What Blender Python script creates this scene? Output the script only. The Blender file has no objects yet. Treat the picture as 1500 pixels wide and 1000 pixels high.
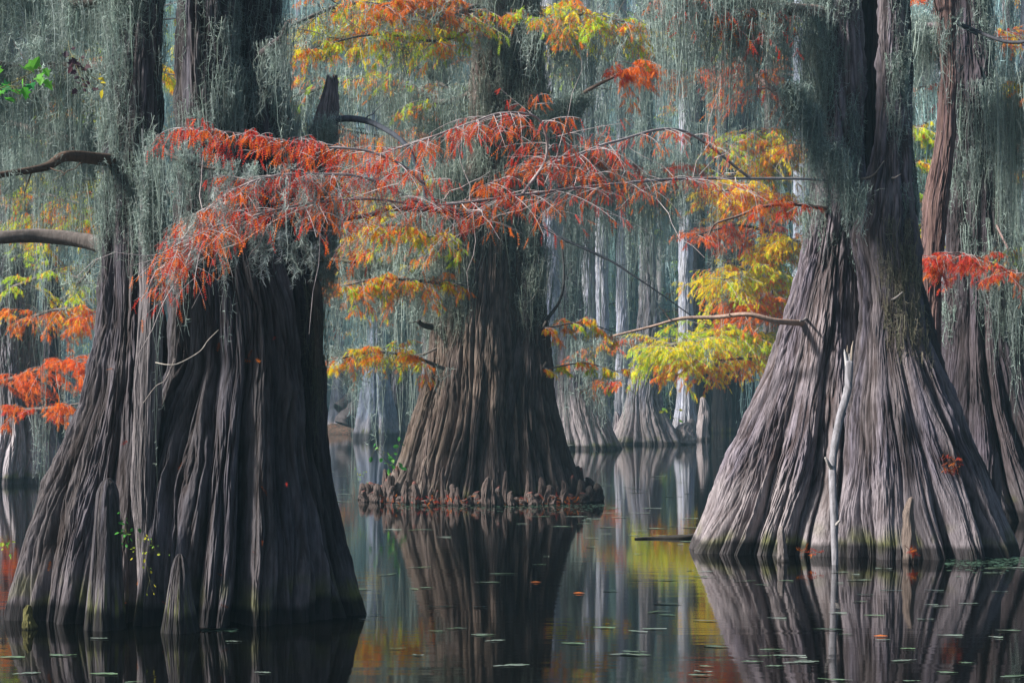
import bpy, math, random
import numpy as np
from mathutils import Vector

SEED = 7
rng = np.random.default_rng(SEED)
random.seed(SEED)
scene = bpy.context.scene
COL = scene.collection

# ------------------------------------------------------------------ camera frame used to place things at real distances
CAM_H, FPX, HZ = 1.5, 2500.0, 590.0


def W(px, py, d):
    """point that stands d metres out, seen at photograph pixel (px, py)"""
    return np.array([(px - 750.0) / FPX * d, d, CAM_H + (HZ - py) / FPX * d])


def zof(py, d):
    return CAM_H + (HZ - py) / FPX * d


# ------------------------------------------------------------------ noise
def _h(ix, iy, iz, s):
    n = (ix.astype(np.int64) * 374761393 + iy.astype(np.int64) * 668265263 + iz.astype(np.int64) * 2147483647 + s * 144665) & 0xFFFFFFFF
    n = ((n ^ (n >> 13)) * 1274126177) & 0xFFFFFFFF
    n = n ^ (n >> 16)
    return n


def noise3(x, y, z, s=0):
    """gradient noise, about -1..1"""
    x, y, z = np.broadcast_arrays(np.asarray(x, np.float32), np.asarray(y, np.float32), np.asarray(z, np.float32))
    x0, y0, z0 = np.floor(x), np.floor(y), np.floor(z)
    fx, fy, fz = x - x0, y - y0, z - z0
    ix, iy, iz = x0.astype(np.int64), y0.astype(np.int64), z0.astype(np.int64)
    u, v, w = [f * f * f * (f * (f * 6 - 15) + 10) for f in (fx, fy, fz)]
    out = 0
    for dx in (0, 1):
        for dy in (0, 1):
            for dz in (0, 1):
                h = _h(ix + dx, iy + dy, iz + dz, s)
                gx = ((h & 255).astype(np.float32) / 127.5 - 1)
                gy = (((h >> 8) & 255).astype(np.float32) / 127.5 - 1)
                gz = (((h >> 16) & 255).astype(np.float32) / 127.5 - 1)
                d = gx * (fx - dx) + gy * (fy - dy) + gz * (fz - dz)
                out = out + d * (u if dx else 1 - u) * (v if dy else 1 - v) * (w if dz else 1 - w)
    return out * 1.25


def unit(v):
    return v / np.maximum(np.linalg.norm(v, axis=-1, keepdims=True), 1e-9)


# ------------------------------------------------------------------ mesh collector
class MB:
    def __init__(self):
        self.v, self.q, self.t, self.c, self.n = [], [], [], [], 0

    def add(self, v, q=None, t=None, c=(1, 1, 1)):
        v = np.asarray(v, np.float32).reshape(-1, 3)
        c = np.asarray(c, np.float32)
        c = np.broadcast_to(c, (len(v), 3)) if c.ndim == 1 else c.reshape(-1, 3)
        if q is not None and len(q):
            self.q.append(np.asarray(q, np.int64).reshape(-1, 4) + self.n)
        if t is not None and len(t):
            self.t.append(np.asarray(t, np.int64).reshape(-1, 3) + self.n)
        self.v.append(v)
        self.c.append(c)
        self.n += len(v)

    def mesh(self, name, mat, smooth=True):
        me = bpy.data.meshes.new(name)
        V = np.concatenate(self.v) if self.v else np.zeros((0, 3), np.float32)
        C = np.concatenate(self.c) if self.c else V
        Q = np.concatenate(self.q) if self.q else np.zeros((0, 4), np.int64)
        T = np.concatenate(self.t) if self.t else np.zeros((0, 3), np.int64)
        me.vertices.add(len(V))
        me.vertices.foreach_set('co', V.ravel())
        me.loops.add(len(Q) * 4 + len(T) * 3)
        me.loops.foreach_set('vertex_index', np.concatenate([Q.ravel(), T.ravel()]).astype(np.int32))
        me.polygons.add(len(Q) + len(T))
        st = np.concatenate([np.arange(len(Q)) * 4, len(Q) * 4 + np.arange(len(T)) * 3]).astype(np.int32)
        me.polygons.foreach_set('loop_start', st)
        me.polygons.foreach_set('use_smooth', np.full(len(st), smooth))
        me.update(calc_edges=True)
        a = me.attributes.new('Col', 'FLOAT_COLOR', 'POINT')
        a.data.foreach_set('color', np.concatenate([C, np.ones((len(C), 1), np.float32)], 1).astype(np.float32).ravel())
        me.materials.append(mat)
        return me

    def build(self, name, mat, parent=None, smooth=True):
        o = bpy.data.objects.new(name, self.mesh(name, mat, smooth))
        COL.objects.link(o)
        if parent is not None:
            adopt(o, parent)
        return o


def adopt(o, parent):
    o.parent = parent
    wl = parent
    off = Vector((0, 0, 0))
    while wl is not None:
        off += wl.location
        wl = wl.parent
    o.location = o.location - off


def tag(o, label=None, cat=None, group=None, kind=None):
    if label: o['label'] = label
    if cat: o['category'] = cat
    if group: o['group'] = group
    if kind: o['kind'] = kind
    return o


def thing(name, loc, label, cat, group=None):
    o = bpy.data.objects.new(name, None)
    COL.objects.link(o)
    o.location = Vector([float(a) for a in loc])
    o.empty_display_size = .2
    return tag(o, label, cat, group)


def copy_tree(o, parent=None):
    c = o.copy()
    COL.objects.link(c)
    c.parent = parent
    for ch in list(o.children):
        copy_tree(ch, c)
    return c


# ------------------------------------------------------------------ batch shapes
def tubes(mb, P, R, sides=4, c=(1, 1, 1), r=None, cap=False):
    """P (N,K,3) centre lines, R (N,K) radii; sides 2 makes flat ribbons"""
    P = np.asarray(P, np.float32)
    N, K, _ = P.shape
    R = np.broadcast_to(np.asarray(R, np.float32), (N, K))
    T = unit(np.gradient(P, axis=1))
    ref = (r if r is not None else rng).normal(size=(N, 1, 3)).astype(np.float32)
    n1 = unit(np.cross(T, np.broadcast_to(ref, T.shape)))
    n2 = np.cross(T, n1)
    if sides == 2:
        V = np.stack([P - n1 * R[..., None], P + n1 * R[..., None]], 2)
        S = 2
    else:
        a = np.arange(sides) * 2 * math.pi / sides
        V = P[:, :, None] + R[..., None, None] * (np.cos(a)[None, None, :, None] * n1[:, :, None] + np.sin(a)[None, None, :, None] * n2[:, :, None])
        S = sides
    idx = np.arange(N * K * S).reshape(N, K, S)
    if sides == 2:
        q = np.stack([idx[:, :-1, 0], idx[:, :-1, 1], idx[:, 1:, 1], idx[:, 1:, 0]], -1)
    else:
        j = (np.arange(S) + 1) % S
        q = np.stack([idx[:, :-1, :], idx[:, :-1][:, :, j], idx[:, 1:][:, :, j], idx[:, 1:, :]], -1)
    c = np.asarray(c, np.float32)
    if c.ndim == 2:
        c = np.repeat(c, K * S, axis=0)
    elif c.ndim == 3:
        c = np.repeat(c.reshape(-1, 3), S, axis=0)
    mb.add(V, q=q, c=c)


def smooth_path(pts, n):
    """Catmull-Rom through pts, n samples"""
    p = np.asarray(pts, float)
    if len(p) == 2:
        t = np.linspace(0, 1, n)[:, None]
        return p[0] * (1 - t) + p[1] * t
    e = np.vstack([2 * p[0] - p[1], p, 2 * p[-1] - p[-2]])
    t = np.linspace(0, len(p) - 1 - 1e-6, n)
    i = t.astype(int)
    f = (t - i)[:, None]
    a, b, c_, d = e[i], e[i + 1], e[i + 2], e[i + 3]
    return .5 * (2 * b + (c_ - a) * f + (2 * a - 5 * b + 4 * c_ - d) * f ** 2 + (3 * b - a - 3 * c_ + d) * f ** 3)


def limb_mesh(mb, pts, r0, r1, n=40, sides=12, col=(.09, .075, .065), rough=.12, seed=0, knots=0):
    P = smooth_path(pts, n)
    s = np.linspace(0, 1, n)
    L = np.linalg.norm(np.diff(P, axis=0), axis=1).sum()
    wob = np.stack([noise3(s * L * 1.3, k * 7.3, seed * 3.1) for k in range(3)], 1)
    P = P + wob * r0 * .55 * np.sin(np.pi * np.clip(s * 1.2, 0, 1))[:, None]
    T = unit(np.gradient(P, axis=0))
    ref = np.array([.13, .31, .94])
    n1 = unit(np.cross(T, np.broadcast_to(ref, T.shape)))
    n2 = np.cross(T, n1)
    a = np.arange(sides) * 2 * math.pi / sides
    R = (r0 + (r1 - r0) * s ** .85)
    A, S = np.meshgrid(a, s * L)
    nn = noise3(np.cos(A) * 1.8, np.sin(A) * 1.8, S * 2.5, seed) + .7 * noise3(np.cos(A) * 4, np.sin(A) * 4, S * 6, seed + 5)
    RR = R[:, None] * (1 + rough * nn)
    V = P[:, None] + RR[..., None] * (np.cos(a)[None, :, None] * n1[:, None] + np.sin(a)[None, :, None] * n2[:, None])
    idx = np.arange(n * sides).reshape(n, sides)
    j = (np.arange(sides) + 1) % sides
    q = np.stack([idx[:-1], idx[:-1][:, j], idx[1:][:, j], idx[1:]], -1)
    c = np.array(col) * (1 + .45 * nn[..., None])
    mb.add(np.concatenate([V.reshape(-1, 3), P[-1:] + T[-1:] * R[-1] * .5]), q=q,
           t=np.stack([idx[-1], idx[-1][j], np.full(sides, n * sides)], -1),
           c=np.clip(np.concatenate([c.reshape(-1, 3), [col]]), .005, 1))
    return P


def moss(mb, roots, lens, spread=.05, strands=14, width=.003, curls=60, curl_len=.05, curl_w=.002, tone=(.28, .345, .31), wig=.03, segs=7, r=None, taper=True):
    """hanks of hanging Spanish moss: wavy hanging strands plus a fuzz of short curled fibres"""
    r = r or rng
    roots = np.asarray(roots, np.float32).reshape(-1, 3)
    if not len(roots):
        return
    lens = np.broadcast_to(np.asarray(lens, np.float32), (len(roots),))
    if width < .01:
        strands = max(6, int(strands * .8)); curls = int(curls * 1.25)
    N = len(roots) * strands
    rt = np.repeat(roots, strands, 0)
    ln = np.repeat(lens, strands) * r.uniform(.2, 1.05, N)
    curls = int(curls * 1.35)
    k = np.linspace(0, 1, segs)
    off = r.normal(size=(N, 3)) * spread
    off[:, 2] = np.abs(off[:, 2]) * .3
    ph = r.uniform(0, 6.28, (N, 2, 1))
    fr = r.uniform(3, 11, (N, 2, 1))
    lat = (np.sin(ph + fr * k[None, None]) + .35 * np.sin(ph * 2 + fr * 3.1 * k[None, None])) * wig * r.uniform(.3, 1.3, (N, 1, 1)) * (k * .8 + .2)
    P = np.zeros((N, segs, 3), np.float32)
    conv = (1 - .75 * k) if taper else np.ones_like(k)
    P[..., 0] = rt[:, None, 0] + off[:, None, 0] * conv + lat[:, 0]
    P[..., 1] = rt[:, None, 1] + off[:, None, 1] * conv + lat[:, 1]
    P[..., 2] = rt[:, None, 2] + off[:, None, 2] - ln[:, None] * k
    hankc = np.repeat(r.uniform(.55, 1.35, (len(roots), 1)), strands, 0)
    tint = np.array(tone) * hankc * r.uniform(.75, 1.25, (N, 1)) * (1 + r.normal(size=(N, 3)) * .03)
    Rw = width * (1 - .65 * k)[None] * r.uniform(.6, 1.4, (N, 1))
    tubes(mb, P, Rw, 2, tint, r)
    if curls:
        M = len(roots) * curls
        si = r.integers(0, strands, M) + np.repeat(np.arange(len(roots)) * strands, curls)
        ki = r.uniform(0, segs - 1.01, M)
        i0 = ki.astype(int)
        f = (ki - i0)[:, None]
        base = P[si, i0] * (1 - f) + P[si, i0 + 1] * f
        d1 = unit(r.normal(size=(M, 3)) + np.array([0, 0, -.7]))
        d2 = unit(np.cross(d1, r.normal(size=(M, 3))))
        cl = curl_len * r.uniform(.5, 1.5, (M, 1))
        kk = np.linspace(0, 1, 4)[None, :, None]
        bend = r.uniform(.3, 1.0, (M, 1, 1))
        Q = base[:, None] + d1[:, None] * cl[:, None] * kk + d2[:, None] * cl[:, None] * bend * (kk * kk) * .8
        tubes(mb, Q, np.array([1, 1, .8, .2])[None] * curl_w, 2, tint[si] * r.uniform(.8, 1.4, (M, 1)), r)


def feathers(mb, root, dirs, L, w, c, needles=5, r=None):
    """flat feathery cypress leaves: a rachis with rows of needles either side"""
    r = r or rng
    N = len(root)
    if not N:
        return
    d = unit(np.asarray(dirs, np.float32))
    s = unit(np.cross(d, r.normal(size=(N, 3))))
    u = np.cross(s, d)
    L = np.broadcast_to(np.asarray(L, np.float32), (N,))[:, None]
    w = np.broadcast_to(np.asarray(w, np.float32), (N,))[:, None]
    tri = []
    droop = r.uniform(-.1, .35, (N, 1))

    def at(t):
        return root + d * L * t - u * L * droop * t * t
    rw = w * .09
    tri.append(np.stack([root - s * rw, root + s * rw, at(1.0)], 1))
    for k in range(needles):
        t = .08 + .86 * k / max(1, needles - 1)
        prof = math.sin(math.pi * (.18 + .75 * t)) ** .8
        p = at(t)
        p2 = at(min(1, t + .5 / needles))
        for sg in (-1, 1):
            tip = p + s * sg * w * prof * r.uniform(.75, 1.1, (N, 1)) + d * w * .75 * prof + u * w * r.uniform(-.25, .25, (N, 1))
            tri.append(np.stack([p, p2, tip], 1))
    V = np.stack(tri, 1)
    n = V.shape[1]
    cc = np.repeat(c * r.uniform(.8, 1.2, (N, 1)), n * 3, 0)
    mb.add(V, t=np.arange(N * n * 3).reshape(-1, 3), c=cc)


RED = np.array([.64, .055, .035]); ORG = np.array([.88, .23, .015]); YEL = np.array([.97, .80, .015]); YGR = np.array([.52, .74, .03])
GRN = np.array([.10, .22, .02]); RST = np.array([.36, .09, .025])


def sprays(twig_mb, leaf_mb, path, n, length, pal, droop=.5, sub=5, leafL=.09, leafW=.018, per=9, t0=.1, t1=1.0, twig_r=.004, flat=.25, hang=.8,
           twig_col=(.30, .26, .25), r=None, needles=5, side=None, fwd=.6):
    """side twigs in flat layered sprays, with cypress leaves along their branchlets; returns twig points (for moss)"""
    r = r or rng
    P = smooth_path(path, 60)
    T = unit(np.gradient(P, axis=0))
    lo, hi = [], []
    allp = []
    pal = [(np.asarray(c), w) for c, w in pal]
    wts = np.array([w for _, w in pal]); wts = wts / wts.sum()
    cols = np.array([c for c, _ in pal])
    K = 7
    roots, dirs, cc = [], [], []
    for i in range(n):
        t = t0 + (t1 - t0) * (i + r.uniform(0, 1)) / n
        k = min(59, int(t * 59))
        p, tg = P[k], T[k]
        lat = np.cross(tg, [0, 0, 1]); lat = lat / (np.linalg.norm(lat) + 1e-6)
        sg = 1 if r.uniform() < .5 else -1
        if side: sg = side
        ax = lat * sg * r.uniform(.5, 1) + tg * fwd * r.uniform(.3, 1.2) + np.array([0, 0, 1]) * r.normal() * flat
        ax = ax / np.linalg.norm(ax)
        Ln = length * r.uniform(.55, 1.15) * (1 - .35 * t)
        kk = np.linspace(0, 1, K)[:, None]
        tw = p + ax * Ln * kk + np.array([0, 0, -1]) * Ln * droop * kk ** 2 * r.uniform(.3, 1.1) + r.normal(size=(1, 3)) * Ln * .08 * kk ** 2
        hi.append(tw)
        allp.append(tw)
        main = cols[r.choice(len(cols), p=wts)]
        tws = [tw]
        for j in range(sub):
            m = r.integers(1, K - 1)
            a2 = (tw[m + 1] - tw[m]); a2 = a2 / (np.linalg.norm(a2) + 1e-6)
            l2 = np.cross(a2, [0, 0, 1]); l2 = l2 / (np.linalg.norm(l2) + 1e-6)
            ax2 = a2 * .7 + l2 * (1 if j % 2 else -1) * r.uniform(.4, 1) + np.array([0, 0, 1]) * r.normal() * flat
            ax2 /= np.linalg.norm(ax2)
            L2 = Ln * r.uniform(.25, .5)
            s2 = tw[m] + ax2 * L2 * kk + np.array([0, 0, -1]) * L2 * droop * kk ** 2 * .8
            lo.append(s2)
            tws.append(s2)
        for s in tws:
            c = np.where(r.uniform(size=(per, 1)) < .5, main, cols[r.choice(len(cols), per, p=wts)])
            f = r.uniform(.12, 1, per) * (K - 1.001)
            i0 = f.astype(int)
            q = s[i0] * (1 - (f - i0)[:, None]) + s[i0 + 1] * (f - i0)[:, None]
            roots.append(q)
            tg2 = unit(s[i0 + 1] - s[i0])
            dirs.append(tg2 * .55 + r.normal(size=(per, 3)) * .38 + np.array([0, 0, -hang]))
            cc.append(c)
    rad = np.linspace(1, .35, K)[None]
    if hi: tubes(twig_mb, np.array(hi), rad * twig_r, 4, np.array(twig_col), r)
    if lo: tubes(twig_mb, np.array(lo), rad * twig_r * .55, 3, np.array(twig_col), r)
    roots = np.concatenate(roots); dirs = np.concatenate(dirs); cc = np.concatenate(cc)
    feathers(leaf_mb, roots, dirs, leafL * r.uniform(.6, 1.3, len(roots)), leafW * r.uniform(.7, 1.3, len(roots)), cc, needles, r)
    return np.array(allp).reshape(-1, 3)


# ------------------------------------------------------------------ materials
def newmat(name):
    m = bpy.data.materials.new(name)
    m.use_nodes = True
    nt = m.node_tree
    nt.nodes.clear()
    return m, nt, nt.nodes, nt.links


def mat_bark(name, bump=.25):
    m, nt, N, L = newmat(name)
    out = N.new('ShaderNodeOutputMaterial'); p = N.new('ShaderNodeBsdfPrincipled')
    at = N.new('ShaderNodeAttribute'); at.attribute_name = 'Col'
    tc = N.new('ShaderNodeTexCoord'); mp = N.new('ShaderNodeMapping'); mp.inputs['Scale'].default_value = (38, 38, 6)
    nz = N.new('ShaderNodeTexNoise'); nz.inputs['Scale'].default_value = 1.0; nz.inputs['Detail'].default_value = 5; nz.inputs['Roughness'].default_value = .65
    L.new(tc.outputs['Object'], mp.inputs[0]); L.new(mp.outputs[0], nz.inputs[0])
    rp = N.new('ShaderNodeMapRange'); rp.inputs[1].default_value = .3; rp.inputs[2].default_value = .7; rp.inputs[3].default_value = .62; rp.inputs[4].default_value = 1.38
    L.new(nz.outputs[0], rp.inputs[0])
    mx = N.new('ShaderNodeVectorMath'); mx.operation = 'SCALE'
    L.new(at.outputs['Color'], mx.inputs[0]); L.new(rp.outputs[0], mx.inputs['Scale'])
    L.new(mx.outputs[0], p.inputs['Base Color'])
    p.inputs['Roughness'].default_value = .85; p.inputs['Specular IOR Level'].default_value = .25
    bp = N.new('ShaderNodeBump'); bp.inputs['Strength'].default_value = bump; bp.inputs['Distance'].default_value = .02
    L.new(nz.outputs[0], bp.inputs['Height']); L.new(bp.outputs[0], p.inputs['Normal'])
    L.new(p.outputs[0], out.inputs[0])
    return m


def mat_leaf(name, trans=.45, rough=.6):
    m, nt, N, L = newmat(name)
    out = N.new('ShaderNodeOutputMaterial'); d = N.new('ShaderNodeBsdfPrincipled'); t = N.new('ShaderNodeBsdfTranslucent')
    at = N.new('ShaderNodeAttribute'); at.attribute_name = 'Col'
    mx = N.new('ShaderNodeMixShader'); mx.inputs[0].default_value = trans
    d.inputs['Roughness'].default_value = rough; d.inputs['Specular IOR Level'].default_value = .2
    L.new(at.outputs['Color'], d.inputs['Base Color']); L.new(at.outputs['Color'], t.inputs['Color'])
    L.new(d.outputs[0], mx.inputs[1]); L.new(t.outputs[0], mx.inputs[2]); L.new(mx.outputs[0], out.inputs[0])
    return m


M_BARK = mat_bark('cypress_bark', .8)
M_LIMB = mat_bark('limb_bark', .3)
M_TWIG = mat_bark('twig_bark', .1)
M_LEAF = mat_leaf('cypress_leaf', .5)
M_MOSS = mat_leaf('hanging_moss', .3, .8)
M_PAD = mat_leaf('floating_leaf', .1, .35)


def mat_water():
    m, nt, N, L = newmat('swamp_water')
    out = N.new('ShaderNodeOutputMaterial'); p = N.new('ShaderNodeBsdfPrincipled')
    p.inputs['Base Color'].default_value = (.0018, .0018, .0015, 1)
    p.inputs['Roughness'].default_value = .045
    p.inputs['IOR'].default_value = 1.34
    tc = N.new('ShaderNodeTexCoord'); mp = N.new('ShaderNodeMapping'); mp.inputs['Scale'].default_value = (.5, 3.2, 1)
    nz = N.new('ShaderNodeTexNoise'); nz.inputs['Scale'].default_value = 1.6; nz.inputs['Detail'].default_value = 3
    L.new(tc.outputs['Object'], mp.inputs[0]); L.new(mp.outputs[0], nz.inputs[0])
    bp = N.new('ShaderNodeBump'); bp.inputs['Strength'].default_value = .05; bp.inputs['Distance'].default_value = .02
    L.new(nz.outputs[0], bp.inputs['Height']); L.new(bp.outputs[0], p.inputs['Normal'])
    L.new(p.outputs[0], out.inputs[0])
    return m


def mat_ground():
    m, nt, N, L = newmat('leaf_litter')
    out = N.new('ShaderNodeOutputMaterial'); p = N.new('ShaderNodeBsdfPrincipled')
    nz = N.new('ShaderNodeTexNoise'); nz.inputs['Scale'].default_value = 9; nz.inputs['Detail'].default_value = 8
    tc = N.new('ShaderNodeTexCoord'); L.new(tc.outputs['Object'], nz.inputs[0])
    cr = N.new('ShaderNodeValToRGB')
    cr.color_ramp.elements[0].position = .38; cr.color_ramp.elements[0].color = (.035, .028, .02, 1)
    cr.color_ramp.elements[1].position = .66; cr.color_ramp.elements[1].color = (.26, .10, .06, 1)
    e = cr.color_ramp.elements.new(.52); e.color = (.11, .07, .045, 1)
    L.new(nz.outputs[0], cr.inputs[0]); L.new(cr.outputs[0], p.inputs['Base Color'])
    p.inputs['Roughness'].default_value = .95
    bp = N.new('ShaderNodeBump'); bp.inputs['Distance'].default_value = .03; L.new(nz.outputs[0], bp.inputs['Height']); L.new(bp.outputs[0], p.inputs['Normal'])
    L.new(p.outputs[0], out.inputs[0])
    return m


M_WATER = mat_water()
M_GROUND = mat_ground()


# ------------------------------------------------------------------ fluted cypress stem
def stem(mb, rows, d, q=.75, nt=900, nz=600, lobes=13, seed=0, base=(.155, .135, .125), furrow=(.075, .05, .04), bark=.012, strip=.045,
         A0=.05, A1=.2, zflare=2.2, dark=None, jag=0.0, front=.78, foot=.0, pale=(.27, .235, .235), zpale=.75, green=1.0, twist=.0, zmin=-.25, soft=.85, y_off=0., metres=False):
    """closed dense surface: outline rows (py, left, right) at distance d; lobed buttresses, ridged fibrous bark"""
    r = np.random.default_rng(1000 + seed)
    rows = sorted(rows)
    pys = np.array([a[0] for a in rows], float)
    if metres:
        z, xl, xr = [np.array([a[k] for a in rows], float) for k in range(3)]
    else:
        z = zof(pys, d)
        xl = (np.array([a[1] for a in rows], float) - 750) / FPX * d
        xr = (np.array([a[2] for a in rows], float) - 750) / FPX * d
    o = np.argsort(z)
    z, xl, xr = z[o], xl[o], xr[o]
    zz = np.linspace(zmin, z[-1], nz)
    def sm(v):
        a = np.interp(zz, z, v)
        w = max(3, nz // 26) | 1
        k = np.hanning(w + 2)[1:-1]; k /= k.sum()
        return np.convolve(np.pad(a, w // 2, mode='edge'), k, 'valid')
    XL, XR = sm(xl), sm(xr)
    cx, R = (XL + XR) / 2, (XR - XL) / 2
    # angles: dense on the side that faces the photographer (-Y)
    nf = int(nt * front); nb = nt - nf
    ang = np.concatenate([np.linspace(-math.pi - .15, .15, nf, endpoint=False), np.linspace(.15, math.pi - .15, nb, endpoint=False)])
    TH, Z = np.meshgrid(ang, zz)
    RR = R[:, None] * np.ones_like(TH)
    hb = np.clip(1 - Z / zflare, 0, 1)            # 1 at the water, 0 above the flare
    # wandering of the flutes
    th = TH + .16 * noise3(np.cos(TH) * 1.6, np.sin(TH) * 1.6, Z * .55, seed) + .05 * noise3(np.cos(TH) * 4, np.sin(TH) * 4, Z * 1.3, seed + 1) + twist * Z
    # main lobes
    cr = np.sort(np.arange(lobes) + r.uniform(-.44, .44, lobes)) * 2 * math.pi / lobes
    tm = np.mod(th, 2 * math.pi)
    e = np.concatenate([[cr[-1] - 2 * math.pi], cr, [cr[0] + 2 * math.pi]])
    i = np.clip(np.searchsorted(e, tm.ravel()).reshape(tm.shape) - 1, 0, lobes)
    u = (tm - e[i]) / (e[i + 1] - e[i])
    Lb = np.maximum(1 - np.abs(2 * u - 1) ** 2.3, 0) ** soft
    cd = r.uniform(.35, 1.5, lobes) * np.where(r.uniform(size=lobes) < .3, 1.5, 1); cd = np.concatenate([[cd[-1]], cd, [cd[0]]])
    cid = np.concatenate([[lobes - 1], np.arange(lobes), [0]])
    def crease(k):
        return cd[k] * np.clip(.8 + 1.1 * noise3(cid[k] * 3.37 + .5, Z * .55, seed * 1.7, 5), .1, 1.6)
    DC = crease(i) * (1 - u) + crease(i + 1) * u
    jut = np.concatenate([[0], r.uniform(-.5, 1, lobes)]); jut[0] = jut[-1]
    A = A0 + (A1 - A0) * hb ** 1.3
    # secondary lobes: the flutes divide towards the water
    n2 = int(lobes * 2.4)
    c2 = np.sort(np.arange(n2) + r.uniform(-.35, .35, n2)) * 2 * math.pi / n2
    e2 = np.concatenate([[c2[-1] - 2 * math.pi], c2, [c2[0] + 2 * math.pi]])
    th2 = np.mod(th + .06 * noise3(np.cos(TH) * 5, np.sin(TH) * 5, Z * .9, seed + 3), 2 * math.pi)
    i2 = np.clip(np.searchsorted(e2, th2.ravel()).reshape(tm.shape) - 1, 0, n2)
    u2 = (th2 - e2[i2]) / (e2[i2 + 1] - e2[i2])
    L2 = np.maximum(1 - np.abs(2 * u2 - 1) ** 2.2, 0) ** .8
    a2 = np.concatenate([[0], r.uniform(.2, 1.3, n2)]); a2[0] = a2[-1]
    rad = RR * (1 - A * DC * (1 - Lb) - A * .42 * a2[i2] * (1 - L2) * (.35 + hb) + foot * hb ** 4 * jut[i] * Lb + (.06 * hb * hb * (jut[i] - .3)) * Lb)
    rad *= 1 + .05 * noise3(np.cos(TH) * 1.5, np.sin(TH) * 1.5, Z * 1.1, seed + 9) + .035 * noise3(np.cos(TH) * 4.5, np.sin(TH) * 4.5, Z * 2.3, seed + 10)
    # bark relief in metres; strip width stays put while the trunk widens (two octaves cross-faded)
    lr = np.log2(np.maximum(R, .05) / .25)[:, None] * np.ones_like(TH)
    lv = np.floor(lr); f = lr - lv
    wv = .25 * noise3(np.cos(TH) * 3, np.sin(TH) * 3, Z * 2.2, seed + 11)
    def strips(w, fz, s):
        out = 0
        for dl, wt in ((0, 1 - f), (1, f)):
            k = .25 * 2.0 ** (lv + dl) / w
            n = noise3(np.cos(th) * k + wv, np.sin(th) * k - wv, Z * fz + (lv + dl) * 17.3, s)
            out = out + wt * n
        return out
    s1 = np.clip(np.abs(strips(strip, 1.5, seed + 21)) * 4.2, 0, 1) ** .7
    s2 = np.clip(np.abs(strips(strip * .45, 3.2, seed + 23)) * 3.6, 0, 1)
    s3 = strips(strip * .18, 11, seed + 25)
    ragged = np.clip(noise3(np.cos(TH) * 2, np.sin(TH) * 2, Z * 1.5, seed + 31) * 1.6 + .75, .25, 1.3)
    fib = np.clip(1.15 - .55 * np.clip(1 - Z / .9, 0, 1), .5, 1.2)     # smoother skin near the water
    rel = (s1 * .95 + s2 * .6 + s3 * .45) - .45
    plate = np.clip(noise3(np.cos(th) * R[:, None] * 9 + wv, np.sin(th) * R[:, None] * 9, Z * 2.6, seed + 27) * 2.2, -.4, 1)
    rel = rel + .35 * plate
    rad = rad + bark * 1.35 * rel * ragged * fib
    # knobs
    kn = noise3(np.cos(TH) * R[:, None] * 7, np.sin(TH) * R[:, None] * 7, Z * 4.5, seed + 41)
    rad = rad + .02 * np.clip(kn - .35, 0, 1)
    zt = Z.copy()
    if jag:
        zt = Z - jag * (Z > z[-1] - jag * 1.5) * np.abs(noise3(np.cos(TH) * 3.2, np.sin(TH) * 3.2, 0, seed + 51)) * 1.6 * np.clip((Z - (z[-1] - jag * 1.5)) / (jag * 1.5), 0, 1)
    X = cx[:, None] + rad * np.cos(TH)
    Y = d + y_off + rad * np.sin(TH) * q
    V = np.stack([X, Y, zt], -1)
    n, m = TH.shape
    idx = np.arange(n * m).reshape(n, m)
    j = (np.arange(m) + 1) % m
    Q = np.stack([idx[:-1], idx[:-1][:, j], idx[1:][:, j], idx[1:]], -1)
    # colour: weathered grey strip faces, reddish inner bark between (darkened further as crevice shade), pale smooth wood in the flood zone, wet and mossy line
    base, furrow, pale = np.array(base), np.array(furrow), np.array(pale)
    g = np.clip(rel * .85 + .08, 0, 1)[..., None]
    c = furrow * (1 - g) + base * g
    big = noise3(np.cos(TH) * 2.3, np.sin(TH) * 2.3, Z * .9, seed + 61)
    c = c * (1 + .5 * big[..., None])
    cool = np.clip(noise3(np.cos(TH) * 3.3, np.sin(TH) * 3.3, Z * .7, seed + 63) * 1.4 + .35, 0, 1)[..., None]
    c = c * (1 + cool * (np.array([.93, .97, 1.14]) - 1))
    zp = zpale * (1 + .25 * noise3(np.cos(TH) * 6, np.sin(TH) * 6, 0, seed + 65))
    pz = np.clip((zp - Z) / (.28 * zpale), 0, 1)[..., None] * (.30 + .7 * g)
    c = c * (1 - pz * .8) + pale * pz * .8 * (1 + .25 * big[..., None])
    mo = np.clip(1 - np.abs(Z - .15) / .2, 0, 1) * np.clip(noise3(np.cos(TH) * 6, np.sin(TH) * 6, Z * 5, seed + 71) * 2.5 + .1, 0, 1) * green
    c = c * (1 - mo[..., None] * .8) + np.array([.11, .12, .025]) * mo[..., None] * .8
    wet = np.clip(1 - (Z - .10 - .06 * big) / .05, 0, 1)[..., None]
    c = c * (1 - wet * .78)
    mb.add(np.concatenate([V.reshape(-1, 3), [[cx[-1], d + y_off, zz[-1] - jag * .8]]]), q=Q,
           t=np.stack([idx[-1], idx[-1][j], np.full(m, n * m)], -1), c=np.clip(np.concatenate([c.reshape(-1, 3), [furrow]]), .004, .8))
    return dict(cx=cx, R=R, z=zz, d=d, q=q)


def stem_points(st, n, z0, z1, a0=-math.pi, a1=0., r=None, out=1.0):
    """random points on the skin of a stem"""
    r = r or rng
    z = r.uniform(z0, z1, n); a = r.uniform(a0, a1, n)
    R = np.interp(z, st['z'], st['R']); cx = np.interp(z, st['z'], st['cx'])
    return np.stack([cx + R * out * np.cos(a), st['d'] + R * out * st['q'] * np.sin(a), z], 1)


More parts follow.
